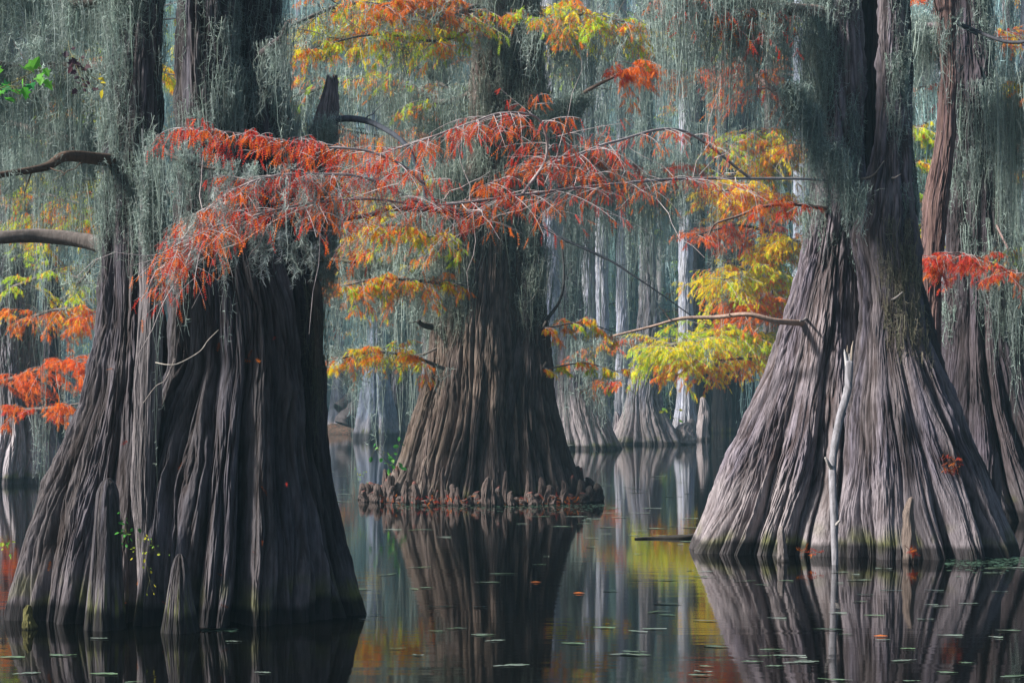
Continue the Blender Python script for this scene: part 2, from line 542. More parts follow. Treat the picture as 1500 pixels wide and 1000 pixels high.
def clump(st, n, *a, r=None, **k):
    """the same, gathered into tufts with bare bark between"""
    p = stem_points(st, n * 4, *a, r=r, **k)
    w = noise3(p[:, 0] * 3.2, p[:, 2] * 1.1, 7.7, 12) + .35 * r.normal(size=len(p))
    return p[np.argsort(-w)[:n]]


def px_of(p):
    return 750 + p[:, 0] / p[:, 1] * FPX, HZ - (p[:, 2] - CAM_H) / p[:, 1] * FPX


def branch(parent, pts, r0, r1, col=(.10, .085, .075), foliage=None, hang=None, name='branch', seed=0, sides=12, twigcol=(.30, .26, .25), bare=None, label=None):
    """a limb through pixel/distance points, with its leaf sprays and its hanging moss as sub-parts"""
    P3 = [W(*p) for p in pts]
    mb = MB()
    L = sum(np.linalg.norm(P3[i + 1] - P3[i]) for i in range(len(P3) - 1))
    P = limb_mesh(mb, P3, r0, r1, n=max(24, int(L * 22)), sides=sides, col=col, seed=seed + 3, rough=.16)
    r = np.random.default_rng(500 + seed)
    leaf = MB()
    tp = [P]
    if bare:
        tw = []
        for _ in range(bare[0]):
            k = r.integers(len(P) // 6, len(P) - 1)
            ax = unit(r.normal(size=3) * np.array([1, .6, .7]) + (P[k] - P[k - 1]) * 8)
            kk = np.linspace(0, 1, 7)[:, None]
            Lb = bare[1] * r.uniform(.3, 1.1)
            tw.append(P[k] + ax * Lb * kk + np.cumsum(r.normal(size=(7, 3)), 0) * Lb * .035)
        tubes(mb, np.array(tw), np.linspace(1, .3, 7)[None] * bare[2], 5, np.array(col) * 1.3, r)
        tp += tw
    if foliage:
        for f in (foliage if isinstance(foliage, list) else [foliage]):
            f = dict(f)
            tp.append(sprays(mb, leaf, P, f.pop('n'), f.pop('length'), f.pop('pal'), r=r, **dict(dict(twig_col=twigcol), **f)))
    b = mb.build(name, M_LIMB, parent)
    if label: b['label'] = label
    if leaf.n:
        leaf.build('foliage', M_LEAF, b, smooth=False)
    if hang:
        hm = MB()
        for h in (hang if isinstance(hang, list) else [hang]):
            h = dict(h)
            n, ln = int(h.pop('n') * .95), h.pop('len')
            t0, t1 = h.pop('t', (0, 1))
            src = P if h.pop('limb', True) else np.concatenate([np.reshape(x, (-1, 3)) for x in tp])
            k = r.integers(int(t0 * (len(src) - 1)), max(1, int(t1 * (len(src) - 1))), n)
            fade = h.pop('vary', .6)
            bun = 1 - fade + fade * np.abs(noise3(k * .21, seed, .5)) * 2
            moss(hm, src[k] + r.normal(size=(n, 3)) * h.pop('jit', .02), ln * bun * (.35 + r.gamma(1.4, .55, n)), r=r, **h)
        hm.build('moss', M_MOSS, b)
    return b



# ================================================================== SETTING
mb = MB()
xs = np.array([-400, 400.]); ys = np.array([-30, 420.])
mb.add([[-400, -30, 0], [400, -30, 0], [400, 420, 0], [-400, 420, 0]], q=[[0, 1, 2, 3]])
tag(mb.build('water', M_WATER, smooth=False), kind='structure')
mb = MB()
mb.add([[-400, -30, -1.5], [400, -30, -1.5], [400, 420, -1.5], [-400, 420, -1.5]], q=[[0, 1, 2, 3]])
tag(mb.build('ground', M_GROUND, smooth=False), kind='structure')


def bank(cx, cy, rx, ry, h, seed, name='mud_bank'):
    n, m = 60, 110
    rr = np.linspace(0, 1, n)[:, None]; a = np.linspace(0, 2 * math.pi, m, endpoint=False)[None]
    k = 1 + .22 * noise3(np.cos(a) * 1.7, np.sin(a) * 1.7, seed) + .08 * noise3(np.cos(a) * 7, np.sin(a) * 7, seed)
    X = cx + rx * rr * k * np.cos(a); Y = cy + ry * rr * k * np.sin(a)
    Z = h * (1 - rr ** 2.2) * (1 + .5 * noise3(X * 1.2, Y * 1.2, seed)) + .05 * h * noise3(X * 6, Y * 6, seed) - .12 * rr ** 4
    idx = np.arange(n * m).reshape(n, m); j = (np.arange(m) + 1) % m
    q = np.stack([idx[:-1], idx[1:], idx[1:][:, j], idx[:-1][:, j]], -1)
    b = MB(); b.add(np.stack([X, Y, Z], -1), q=q)
    return tag(b.build(name, M_GROUND), kind='structure')


bank(-7.6, 86, 4.6, 5.5, .55, 3)
bank(-.1, 26.2, 2.0, 1.15, .10, 5)
# far shore of the lake, under the far wood
bank(0, 205, 150, 62, 1.6, 9, 'far_shore')

# ================================================================== LEFT FOREGROUND CYPRESS
D1 = 12.1
t1 = thing('bald_cypress', (-2.35, D1, 0), 'huge dark multi-stemmed cypress with wide fluted buttress base, in the left foreground', 'tree')
mb = MB()
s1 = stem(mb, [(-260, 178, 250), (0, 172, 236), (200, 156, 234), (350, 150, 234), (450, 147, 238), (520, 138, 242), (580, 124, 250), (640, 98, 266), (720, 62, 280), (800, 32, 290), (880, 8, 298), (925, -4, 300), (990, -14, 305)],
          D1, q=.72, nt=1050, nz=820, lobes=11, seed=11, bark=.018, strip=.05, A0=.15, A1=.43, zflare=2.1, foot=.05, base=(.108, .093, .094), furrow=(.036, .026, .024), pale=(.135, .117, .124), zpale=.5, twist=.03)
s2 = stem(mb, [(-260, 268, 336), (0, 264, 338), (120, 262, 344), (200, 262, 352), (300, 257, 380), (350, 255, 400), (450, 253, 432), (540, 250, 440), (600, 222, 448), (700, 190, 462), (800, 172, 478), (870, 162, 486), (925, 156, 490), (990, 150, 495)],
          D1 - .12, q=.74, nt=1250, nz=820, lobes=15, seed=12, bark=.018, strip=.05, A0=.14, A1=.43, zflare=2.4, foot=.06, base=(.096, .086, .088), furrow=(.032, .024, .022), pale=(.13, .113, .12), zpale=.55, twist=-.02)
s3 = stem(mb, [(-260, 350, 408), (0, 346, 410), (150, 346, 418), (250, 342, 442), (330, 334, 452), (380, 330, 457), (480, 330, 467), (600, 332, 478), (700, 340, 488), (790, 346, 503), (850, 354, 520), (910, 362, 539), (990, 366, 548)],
          D1 + .1, q=.85, nt=1000, nz=760, lobes=11, seed=13, bark=.014, strip=.045, A0=.15, A1=.43, zflare=2.8, foot=.05, base=(.058, .051, .053), furrow=(.022, .017, .016), pale=(.11, .097, .10), zpale=.4)  # right-hand stem: shade of the side turned from the sun put into its bark colours
mb.build('trunk', M_BARK, t1)
mb = MB()
s4 = stem(mb, [(215, 214, 232), (300, 209, 236), (350, 205, 239), (420, 207, 242), (500, 203, 237), (560, 198, 236), (610, 198, 234), (650, 197, 231), (700, 194, 230), (760, 199, 226), (840, 203, 220), (925, 206, 216), (960, 206, 216)],
          D1 - .47, q=1.0, nt=420, nz=520, lobes=5, seed=14, bark=.006, strip=.018, A0=.03, A1=.03, base=(.072, .069, .073), furrow=(.03, .027, .027), zpale=-9, green=0, zmin=-.15)
mb.build('side_stem', M_BARK, t1)['label'] = 'slim smooth-sided stem running up the crease of the buttress'
mb = MB()
stem(mb, [(480, 430, 452), (400, 440, 462), (330, 446, 476), (270, 450, 487), (215, 453, 494), (160, 465, 496), (108, 480, 493)],
     D1 + .3, q=.8, nt=260, nz=300, lobes=6, seed=15, bark=.012, strip=.03, A0=.15, A1=.15, base=(.05, .047, .047), furrow=(.02, .018, .017), zpale=-9, green=0, jag=.16, zmin=zof(480, D1 + .3))
mb.build('broken_stem', M_BARK, t1)['label'] = 'jagged broken dark snag'
# moss clothing the stems
mb = MB(); r = np.random.default_rng(21)
moss(mb, clump(s1, 210, zof(330, D1), zof(-150, D1), r=r, out=1.03), .55, spread=.05, strands=14, width=.0022, curls=75, curl_len=.042, curl_w=.0013, wig=.02, r=r)
moss(mb, clump(s1, 45, zof(420, D1), zof(250, D1), -1.6, -.2, r=r, out=1.03), .4, spread=.04, strands=12, width=.002, curls=70, curl_len=.03, curl_w=.0013, wig=.02, r=r)
moss(mb, clump(s2, 120, zof(190, D1), zof(-180, D1), r=r, out=1.03), .6, spread=.05, strands=14, width=.0022, curls=75, curl_len=.042, curl_w=.0013, wig=.02, r=r)
moss(mb, clump(s3, 110, zof(150, D1), zof(-180, D1), r=r, out=1.05), .55, spread=.05, strands=14, width=.0022, curls=75, curl_len=.042, curl_w=.0013, wig=.02, r=r)
moss(mb, clump(s3, 60, zof(330, D1), zof(80, D1), -1.2, 0, r=r, out=1.05), .5, spread=.05, strands=14, width=.0022, curls=75, curl_len=.042, curl_w=.0013, wig=.02, r=r)
moss(mb, np.array([W(326 + a, 335 + b, 11) for a, b in ((0, 0), (5, 6), (46, 0), (60, 5), (52, -8), (70, -5), (-20, -25), (105, 20), (120, 5), (132, 25), (88, 5), (20, -10))]), [.42, .38, .3, .34, .25, .25, .2, .3, .3, .25, .2, .3], spread=.018, strands=10, curls=240, width=.002, curl_len=.035, curl_w=.0013, r=r, tone=(.31, .37, .35))
moss(mb, np.array([W(r.uniform(450, 492), r.uniform(165, 380), D1 + .08) for _ in range(120)] + [W(r.uniform(208, 238), r.uniform(190, 330), D1 - .62) for _ in range(36)]), .4, spread=.04, strands=12, width=.002, curls=70, curl_len=.04, curl_w=.0013, wig=.02, r=r)
mb.build('moss', M_MOSS, t1)
branch(t1, [(165, 236, 12.0), (130, 233, 11.8), (95, 230, 11.6), (70, 243, 11.5), (40, 250, 11.3), (-40, 262, 11.1)], .050, .018, col=(.085, .055, .04), seed=1, bare=(6, .25, .006), hang=dict(n=14, len=.25, spread=.03, strands=10, width=.002, curls=60, curl_len=.03, curl_w=.0013))
branch(t1, [(170, 364, 12.2), (120, 352, 12.3), (60, 344, 12.3), (0, 347, 12.2), (-60, 352, 12.2)], .062, .042, col=(.13, .11, .10), seed=2, sides=16)
branch(t1, [(175, 105, 12.2), (130, 96, 12.4), (70, 100, 12.6), (0, 96, 12.7), (-60, 80, 12.9)], .045, .025, col=(.10, .075, .065), seed=3, bare=(10, .4, .006),
       hang=[dict(n=150, len=.85, spread=.06, strands=14, width=.0024, curls=80, curl_len=.05, curl_w=.0015, limb=False, jit=.09)])
branch(t1, [(200, -20, 12.3), (120, 5, 12.6), (60, -12, 12.9), (-50, -30, 13.1)], .05, .03, seed=4, bare=(8, .5, .007),
       hang=[dict(n=170, len=.8, spread=.06, strands=14, width=.0024, curls=80, curl_len=.05, curl_w=.0015, limb=False, jit=.1)])
branch(t1, [(150, 215, 12.8), (110, 205, 13.3), (50, 190, 13.8), (-40, 165, 14.4)], .04, .02, seed=5, bare=(8, .5, .006),
       hang=[dict(n=130, len=.7, spread=.06, strands=14, width=.0024, curls=80, curl_len=.05, curl_w=.0015, limb=False, jit=.1)])
branch(t1, [(385, 78, 11.6), (402, 62, 11.4), (414, 52, 11.3), (420, 34, 11.25)], .028, .014, col=(.06, .05, .05), seed=6, bare=(3, .1, .006), hang=dict(n=16, len=.5, spread=.03, strands=12, curls=60, width=.002, curl_len=.03, curl_w=.0013))
branch(t1, [(455, 195, 12.3), (490, 176, 12.2), (530, 176, 12.2), (562, 188, 12.1), (596, 214, 12.0), (618, 262, 12.0), (624, 292, 12.0)], .028, .012, col=(.075, .085, .105), seed=7, bare=(5, .3, .005))
branch(t1, [(455, 392, 12.2), (466, 382, 12.1), (484, 380, 12.0), (520, 384, 11.9)], .022, .012, col=(.08, .075, .05), seed=8, bare=(4, .2, .004), hang=dict(n=10, len=.5, spread=.02, strands=10, curls=60, width=.002, curl_len=.03, curl_w=.0013))
branch(t1, [(232, 200, 11.3), (250, 228, 11.1), (300, 245, 11), (345, 250, 11)], .02, .008, seed=9, hang=dict(n=45, len=.6, spread=.04, strands=12, curls=80, width=.002, curl_len=.03, curl_w=.0013, limb=False, jit=.05), bare=(6, .2, .003))
# hanging slab of dead bark at its right shoulder
b = branch(t1, [(458, 412, 12.0), (465, 440, 11.95), (466, 500, 11.95), (464, 538, 11.95)], .042, .030, col=(.045, .038, .032), seed=10, name='bark_slab', hang=dict(n=26, len=.7, spread=.03, strands=8, width=.0018, curls=25, tone=(.10, .10, .07), curl_len=.03, curl_w=.001))
# thin pale twigs across its trunk
branch(t1, [(228, 531, 10.9), (245, 534, 10.85), (262, 532, 10.85), (292, 515, 10.9), (305, 498, 10.95), (320, 483, 11)], .0045, .002, col=(.42, .38, .33), seed=11, name='dead_twig', sides=6)
branch(t1, [(210, 590, 10.9), (228, 566, 10.85), (242, 556, 10.85), (256, 525, 10.9)], .003, .0015, col=(.35, .3, .27), seed=12, name='dead_twig', sides=5)

# ================================================================== RIGHT CYPRESS
D2 = 17.5
t2 = thing('bald_cypress', (3.3, D2, 0), 'massive grey-brown cypress with two joined stems and broad fluted skirt, right of the channel', 'tree')
mb = MB()
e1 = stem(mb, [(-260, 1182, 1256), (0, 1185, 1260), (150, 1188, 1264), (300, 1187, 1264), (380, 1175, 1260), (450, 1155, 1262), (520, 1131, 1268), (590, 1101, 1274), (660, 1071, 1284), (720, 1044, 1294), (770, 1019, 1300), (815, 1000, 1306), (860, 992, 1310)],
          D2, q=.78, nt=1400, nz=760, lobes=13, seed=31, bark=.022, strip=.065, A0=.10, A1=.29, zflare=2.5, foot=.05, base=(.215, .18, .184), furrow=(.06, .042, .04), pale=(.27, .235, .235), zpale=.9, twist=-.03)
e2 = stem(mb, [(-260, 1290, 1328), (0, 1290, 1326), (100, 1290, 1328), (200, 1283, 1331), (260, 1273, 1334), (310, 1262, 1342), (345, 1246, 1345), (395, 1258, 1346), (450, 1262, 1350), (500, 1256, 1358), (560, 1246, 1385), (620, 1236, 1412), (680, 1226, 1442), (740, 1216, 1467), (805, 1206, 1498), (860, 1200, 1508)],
          D2 - .42, q=.78, nt=1300, nz=760, lobes=13, seed=32, bark=.018, strip=.055, A0=.10, A1=.29, zflare=2.6, foot=.05, base=(.16, .135, .14), furrow=(.045, .033, .032), pale=(.22, .19, .20), zpale=.9, twist=.03)  # bark colours lowered to paint the shaded right side of the tree
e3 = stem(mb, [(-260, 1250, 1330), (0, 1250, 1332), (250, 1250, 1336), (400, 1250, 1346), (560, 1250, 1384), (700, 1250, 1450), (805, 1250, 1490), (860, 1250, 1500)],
          D2 + .38, q=.8, nt=500, nz=420, lobes=8, seed=33, bark=.02, strip=.06, A0=.25, A1=.34, zflare=2.6, base=(.06, .05, .047), furrow=(.025, .018, .016))  # rear fill stem; the shade of the cleft is put into its dark bark
mb.build('trunk', M_BARK, t2)
mb = MB(); r = np.random.default_rng(41)
mo2 = dict(strands=14, width=.0028, curls=80, curl_len=.042, curl_w=.0018, wig=.03)
moss(mb, clump(e1, 150, zof(310, D2), zof(-160, D2), -math.pi, -2.15, r=r, out=1.04), .75, spread=.07, r=r, **mo2)
moss(mb, clump(e1, 60, zof(350, D2), zof(-100, D2), -2.2, -.8, r=r, out=1.02), .5, spread=.05, r=r, **mo2)
moss(mb, np.array([W(1150 + 115 * t + r.normal() * 8, 125 + 150 * t + r.normal() * 10, 16.6) for t in r.uniform(0, 1, 55)]), .55, spread=.06, r=r, **mo2)
moss(mb, clump(e2, 100, zof(330, D2), zof(-160, D2), -1.9, -.1, r=r, out=1.04), .55, spread=.04, r=r, **mo2)
moss(mb, stem_points(e2, 45, zof(520, D2), zof(320, D2), -1.9, -.5, r=r, out=1.03), .7, spread=.04, r=r, **dict(mo2, tone=(.25, .23, .16)))
mb.build('moss', M_MOSS, t2)
bm = dict(spread=.08, strands=14, width=.003, curls=75, curl_len=.045, curl_w=.002)
branch(t2, [(1215, 20, 17.4), (1150, 12, 17), (1090, 6, 16.8), (1040, -4, 16.6), (980, -20, 16.4)], .07, .04, col=(.20, .15, .13), seed=21, bare=(8, .6, .01), hang=[dict(n=230, len=.85, limb=False, jit=.12, **bm)],
       foliage=[dict(n=16, length=.7, pal=[(RED, 1), (ORG, .6)], droop=.9, sub=4, per=7, leafL=.09, leafW=.02)])
branch(t2, [(1214, 225, 17.3), (1178, 160, 16.6), (1168, 130, 16.5), (1152, 124, 16.4)], .05, .02, col=(.06, .06, .055), seed=22, hang=[dict(n=40, len=.5, **bm)], bare=(4, .3, .006))
branch(t2, [(1165, 150, 16.7), (1130, 128, 17.0), (1100, 100, 17.4), (1082, 85, 17.7)], .035, .015, col=(.30, .22, .20), seed=23, bare=(5, .4, .006),
       foliage=[dict(n=12, length=.55, pal=[(RED, 1), (ORG, .5)], droop=.7, sub=4, per=7, leafL=.08, leafW=.018)])
branch(t2, [(1212, 306, 17.3), (1160, 299, 16.9), (1120, 303, 16.8), (1080, 317, 16.7), (1048, 328, 16.6), (1038, 345, 16.6)], .022, .007, col=(.17, .12, .10), seed=24, bare=(10, .3, .004),
       foliage=[dict(n=9, length=.35, pal=[(RED, 1), (ORG, 1)], droop=.6, sub=4, per=8, leafL=.07, leafW=.016, t1=.5)])
branch(t2, [(1186, 474, 17.35), (1160, 472, 17.1), (1135, 470, 16.95), (1095, 460, 16.9), (1050, 464, 17), (1000, 466, 17), (955, 478, 17), (898, 492, 17)], .035, .010, col=(.33, .23, .18), seed=25, bare=(6, .22, .008))
branch(t2, [(1262, 262, 17.3), (1279, 256, 16.9), (1295, 236, 16.75)], .012, .004, col=(.25, .22, .2), seed=26, bare=(2, .1, .003))
branch(t2, [(1304, 440, 16.95), (1312, 436, 16.75), (1322, 428, 16.65)], .018, .006, col=(.22, .2, .19), seed=27, name='branch_stub')
branch(t2, [(1182, 466, 17.3), (1176, 469, 17.0), (1172, 470, 16.85)], .015, .008, col=(.22, .2, .19), seed=28, name='branch_stub')
branch(t2, [(1304, 260, 17.0), (1310, 260, 16.85), (1320, 255, 16.8)], .012, .003, col=(.5, .42, .36), seed=29, name='branch_stub')
# the long red-leaved bough that reaches out over the water, towards the left tree
redp = [(RED, 1.), (ORG * .8 + RED * .2, .75), (RST, .12)]
fine = dict(leafL=.075, leafW=.012, needles=6, twig_r=.0028, twig_col=(.38, .34, .34), droop=.35, flat=.22)
branch(t2, [(1222, 266, 17.3), (1180, 262, 16.4), (1130, 262, 15.2), (1010, 262, 13.6), (880, 272, 12.2), (765, 285, 11.4), (640, 300, 10.8), (540, 292, 10.4), (440, 300, 10.0), (330, 330, 9.8), (250, 372, 9.7)], .014, .004, col=(.36, .31, .30), seed=30, sides=8,
       foliage=[dict(n=62, length=.75, pal=redp, sub=7, per=3, hang=1.2, t0=.27, t1=1, **fine)], name='bough', label='long drooping bough of red leaves', bare=(34, .9, .0035))
branch(t2, [(1100, 262, 14.8), (1000, 192, 13.6), (900, 208, 12.6), (830, 232, 12.0), (770, 250, 11.6), (700, 275, 11.2)], .013, .004, col=(.36, .31, .30), seed=31, sides=8, foliage=[dict(n=30, length=.5, pal=redp, sub=6, per=3, hang=1.2, **fine)], name='bough')
branch(t2, [(765, 285, 11.4), (800, 230, 11.6), (790, 176, 11.5), (740, 166, 11.3), (690, 180, 11.1), (620, 205, 10.9), (560, 225, 10.6)], .012, .003, col=(.36, .31, .30), seed=32, sides=8, foliage=[dict(n=34, length=.5, pal=redp, sub=6, per=3, hang=1.3, **fine)], name='bough')
branch(t2, [(640, 298, 10.8), (600, 250, 10.6), (540, 222, 10.4), (470, 215, 10.2), (410, 205, 10.1), (330, 193, 10.0), (262, 188, 9.9)], .010, .003, col=(.36, .31, .30), seed=33, sides=8, foliage=[dict(n=36, length=.42, pal=redp, sub=6, per=3, hang=1.3, **fine)], name='bough')
branch(t2, [(620, 300, 10.7), (540, 262, 10.4), (470, 255, 10.2), (400, 258, 10.), (340, 280, 9.9), (290, 320, 9.8), (255, 370, 9.75)], .010, .003, col=(.36, .31, .30), seed=34, sides=8, foliage=[dict(n=42, length=.4, pal=redp, sub=6, per=3, hang=1.3, **fine)],
       name='bough', hang=[dict(n=60, len=.22, limb=False, spread=.03, strands=9, width=.002, curls=50, curl_len=.035, curl_w=.0013, jit=.03, tone=(.32, .37, .35))])

# ================================================================== MIDDLE CYPRESS
D3 = 26.3
t3 = thing('bald_cypress', (-.35, D3, 0), 'moss-hung brown cypress with flared fluted base ringed by knobbly knees, standing mid-water at the centre', 'tree')
mb = MB()
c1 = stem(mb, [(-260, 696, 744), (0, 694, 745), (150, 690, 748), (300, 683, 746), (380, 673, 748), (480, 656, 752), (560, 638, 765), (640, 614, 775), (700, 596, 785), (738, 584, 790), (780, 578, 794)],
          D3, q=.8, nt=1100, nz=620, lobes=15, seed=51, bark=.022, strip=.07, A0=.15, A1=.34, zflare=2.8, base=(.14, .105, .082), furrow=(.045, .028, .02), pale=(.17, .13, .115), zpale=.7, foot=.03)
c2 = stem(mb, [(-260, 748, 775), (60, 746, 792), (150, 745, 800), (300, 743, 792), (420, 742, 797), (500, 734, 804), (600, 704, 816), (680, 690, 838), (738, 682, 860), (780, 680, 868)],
          D3 + .1, q=.85, nt=900, nz=620, lobes=12, seed=52, bark=.020, strip=.07, A0=.15, A1=.34, zflare=2.8, base=(.085, .066, .055), furrow=(.032, .022, .017), pale=(.12, .095, .085), zpale=.6, foot=.03)  # darker bark colours paint the shaded right flank
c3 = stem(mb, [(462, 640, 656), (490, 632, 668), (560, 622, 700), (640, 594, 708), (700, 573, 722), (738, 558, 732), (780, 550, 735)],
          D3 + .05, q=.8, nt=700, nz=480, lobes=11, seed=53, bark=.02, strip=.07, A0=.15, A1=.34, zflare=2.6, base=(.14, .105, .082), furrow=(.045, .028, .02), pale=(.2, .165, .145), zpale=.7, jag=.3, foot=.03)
mb.build('trunk', M_BARK, t3)
mb = MB(); r = np.random.default_rng(61)
mo3 = dict(strands=14, width=.0042, curls=60, curl_len=.06, curl_w=.003, wig=.04, tone=(.27, .31, .265))
moss(mb, clump(c2, 230, zof(440, D3), zof(-150, D3), -2.6, 0, r=r, out=1.1), 1.0, spread=.09, r=r, **mo3)
moss(mb, clump(c1, 150, zof(340, D3), zof(-150, D3), r=r, out=1.06), .9, spread=.09, r=r, **mo3)
moss(mb, np.array([W(470 * 0 + r.uniform(640, 690), r.uniform(230, 430), D3 - .3) for _ in range(150)]), 1.1, spread=.1, r=r, **mo3)
mb.build('moss', M_MOSS, t3)
b3 = dict(strands=14, width=.0045, curls=55, curl_len=.07, curl_w=.0032, wig=.05, spread=.12)
pOY = [(ORG, 1), (YEL, .5), (YGR, .5)]
for k, (pts, n, ln, fo) in enumerate([
        ([(700, 300, 26.2), (640, 270, 26.8), (560, 282, 27.6), (470, 262, 28.4), (440, 270, 29)], 260, 1.6, pOY),
        ([(690, 400, 26.2), (640, 372, 26.6), (560, 366, 27.2), (480, 372, 28)], 260, 1.3, pOY),
        ([(720, 120, 26.4), (650, 150, 26.8), (560, 110, 27.8), (430, 140, 29), (400, 150, 29.5)], 230, 1.5, [(YGR, 1), (ORG, .8), (YEL, .3)]),
        ([(700, 10, 26.2), (640, 25, 25.2), (520, 5, 24.3), (420, 40, 23.6)], 60, 1.0, [(YGR, 1), (ORG, 1.2), (YEL, .6)]),
        ([(790, 240, 26.5), (850, 225, 27.5), (930, 260, 29), (1000, 235, 30)], 200, 1.6, [(RED, 1), (ORG, 1)]),
        ([(785, 60, 26.5), (850, 40, 27.5), (930, 50, 29), (1010, 30, 30)], 190, 1.5, [(ORG, 1), (YGR, .8), (YEL, .4)])]):
    branch(t3, pts, .06, .02, seed=60 + k, bare=(14, .9, .01), foliage=[dict(n=26, length=1.0, pal=fo, droop=.5, sub=5, per=9, leafL=.11, leafW=.032, twig_r=.006)], hang=[dict(n=n, len=ln, limb=False, jit=.15, **b3)])
for k, (pts, n, ln, fo) in enumerate([
        ([(700, 40, 26.0), (640, 60, 25), (550, 50, 24), (440, 75, 23.4)], 34, .8, [(YGR, 1), (ORG, 1), (YEL, .5)]),
        ([(740, 20, 26.0), (800, 30, 25), (860, 20, 24.4), (930, 36, 24)], 30, .8, [(YGR, .8), (ORG, 1), (YEL, .6)]),
        ([(720, -10, 26.0), (640, -6, 25), (600, -2, 24.5), (560, 10, 24)], 34, .7, [(ORG, 1.4), (RST, .8), (YGR, .3)]),
        ([(690, 420, 26.0), (620, 412, 25.2), (560, 408, 24.8), (500, 420, 24.3)], 38, .62, [(ORG, 1.2), (YGR, .5), (YEL, .3)]),
        ([(650, 540, 25.6), (600, 520, 25.2), (540, 516, 25), (490, 528, 24.8)], 26, .5, [(ORG, 1.2), (YEL, .5), (YGR, .5)]),
        ([(690, 340, 26.0), (640, 350, 25.4), (580, 330, 25), (520, 340, 24.6)], 22, .7, [(ORG, 1), (YEL, .6), (YGR, .6)])]):
    branch(t3, pts, .03, .01, seed=260 + k, bare=(10, .6, .006), foliage=[dict(n=n, length=ln, pal=fo, droop=.45, sub=6, per=10, leafL=.095, leafW=.026, twig_r=.005, flat=.3, t0=.15)], hang=[dict(n=26, len=.5, limb=False, jit=.1, **b3)])
branch(t3, [(800, 470, 26.3), (820, 440, 26.2), (826, 400, 26.1), (822, 350, 26.1)], .03, .01, col=(.06, .06, .06), seed=70, bare=(6, .5, .006))
branch(t3, [(790, 250, 26.2), (815, 170, 26), (850, 140, 25.8), (900, 112, 25.6), (958, 90, 25.4)], .045, .015, col=(.15, .10, .08), seed=71, hang=[dict(n=170, len=.7, t=(.15, .5), **b3)],
       foliage=[dict(n=14, length=.6, pal=[(ORG, 1.4), (RED, .4)], droop=.5, sub=6, per=10, leafL=.10, leafW=.03, t0=.75, t1=1, twig_r=.005)], bare=(5, .5, .007))
branch(t3, [(700, 318, 25.4), (640, 306, 25), (580, 304, 24.8), (545, 314, 24.6), (500, 322, 24.4)], .06, .03, col=(.085, .06, .055), seed=72, bare=(8, .6, .008))
branch(t3, [(790, 330, 26.1), (830, 352, 26), (890, 380, 25.8), (930, 405, 25.6), (970, 432, 25.4), (1012, 462, 25.3)], .025, .008, col=(.05, .055, .065), seed=73, bare=(8, .5, .006))
branch(t3, [(640, 480, 26.2), (622, 478, 26), (612, 470, 25.9)], .06, .03, col=(.04, .035, .03), seed=74, name='branch_stub', bare=(5, .2, .01))
branch(t3, [(790, 290, 26.1), (850, 262, 25.9), (900, 268, 25.8), (950, 262, 25.6)], .03, .008, col=(.05, .055, .065), seed=75, bare=(8, .5, .006))
for k, (x0, y0, x1, n) in enumerate([(610, 520, 480, 10), (800, 480, 900, 12), (800, 540, 910, 10)]):
    branch(t3, [((640 if x0 < 700 else 800), y0 - 10, 26), (x0, y0, 26), ((x0 + x1) / 2, y0 - 8, 26.2), (x1, y0 + 6, 26.6)], .02, .006, seed=76 + k, foliage=[dict(n=n, length=.45, pal=pOY, droop=.4, sub=4, per=9, leafL=.09, leafW=.028, twig_r=.005, t0=.25)])

# ================================================================== TREES BEHIND ON THE RIGHT
D4 = 22.5
t4 = thing('bald_cypress', (6.6, D4, 0), 'dark ridged cypress half hidden behind the massive right-hand cypress, at the right edge', 'tree')
mb = MB()
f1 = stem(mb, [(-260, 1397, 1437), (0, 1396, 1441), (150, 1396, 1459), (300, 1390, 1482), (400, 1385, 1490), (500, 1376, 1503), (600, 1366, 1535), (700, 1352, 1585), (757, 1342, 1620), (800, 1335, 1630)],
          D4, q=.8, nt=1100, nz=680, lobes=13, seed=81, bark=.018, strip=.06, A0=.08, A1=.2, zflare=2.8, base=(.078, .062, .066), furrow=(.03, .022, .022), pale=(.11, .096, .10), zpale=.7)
mb.build('trunk', M_BARK, t4)
mb = MB(); r = np.random.default_rng(82)
mo4 = dict(strands=14, width=.0038, curls=60, curl_len=.055, curl_w=.0026, wig=.04)
moss(mb, clump(f1, 130, zof(420, D4), zof(-120, D4), -1.1, 0, r=r, out=1.06), 1.1, spread=.08, r=r, **mo4)
moss(mb, clump(f1, 60, zof(460, D4), zof(120, D4), -2.9, -1.1, r=r, out=1.05), 1.0, spread=.05, r=r, **mo4)
mb.build('moss', M_MOSS, t4)
branch(t4, [(1430, 50, 22), (1400, 32, 21.4), (1440, 50, 21), (1480, 62, 20.8), (1530, 58, 20.6)], .02, .02, col=(.06, .06, .07), seed=83, bare=(7, .5, .008))
branch(t4, [(1475, 242, 22), (1492, 236, 21.8), (1530, 225, 21.6)], .04, .03, col=(.10, .11, .12), seed=84, bare=(4, .4, .008))
branch(t4, [(1460, 330, 22), (1490, 400, 21), (1440, 380, 20), (1400, 370, 19.6), (1350, 385, 19.4)], .015, .005, col=(.2, .13, .12), seed=85, foliage=[dict(n=30, length=.5, pal=[(RED, 1), (ORG, .4), (RST, .4)], droop=.5, sub=6, per=8, leafL=.08, leafW=.02, t0=.3, twig_r=.004)], label='spray of red leaves')
branch(t4, [(1465, 150, 22), (1500, 120, 21.6), (1560, 100, 21.2)], .03, .02, seed=86, hang=[dict(n=150, len=2.4, limb=False, jit=.12, spread=.1, **mo4)], foliage=[dict(n=8, length=.7, pal=pOY, leafL=.1, leafW=.03)])
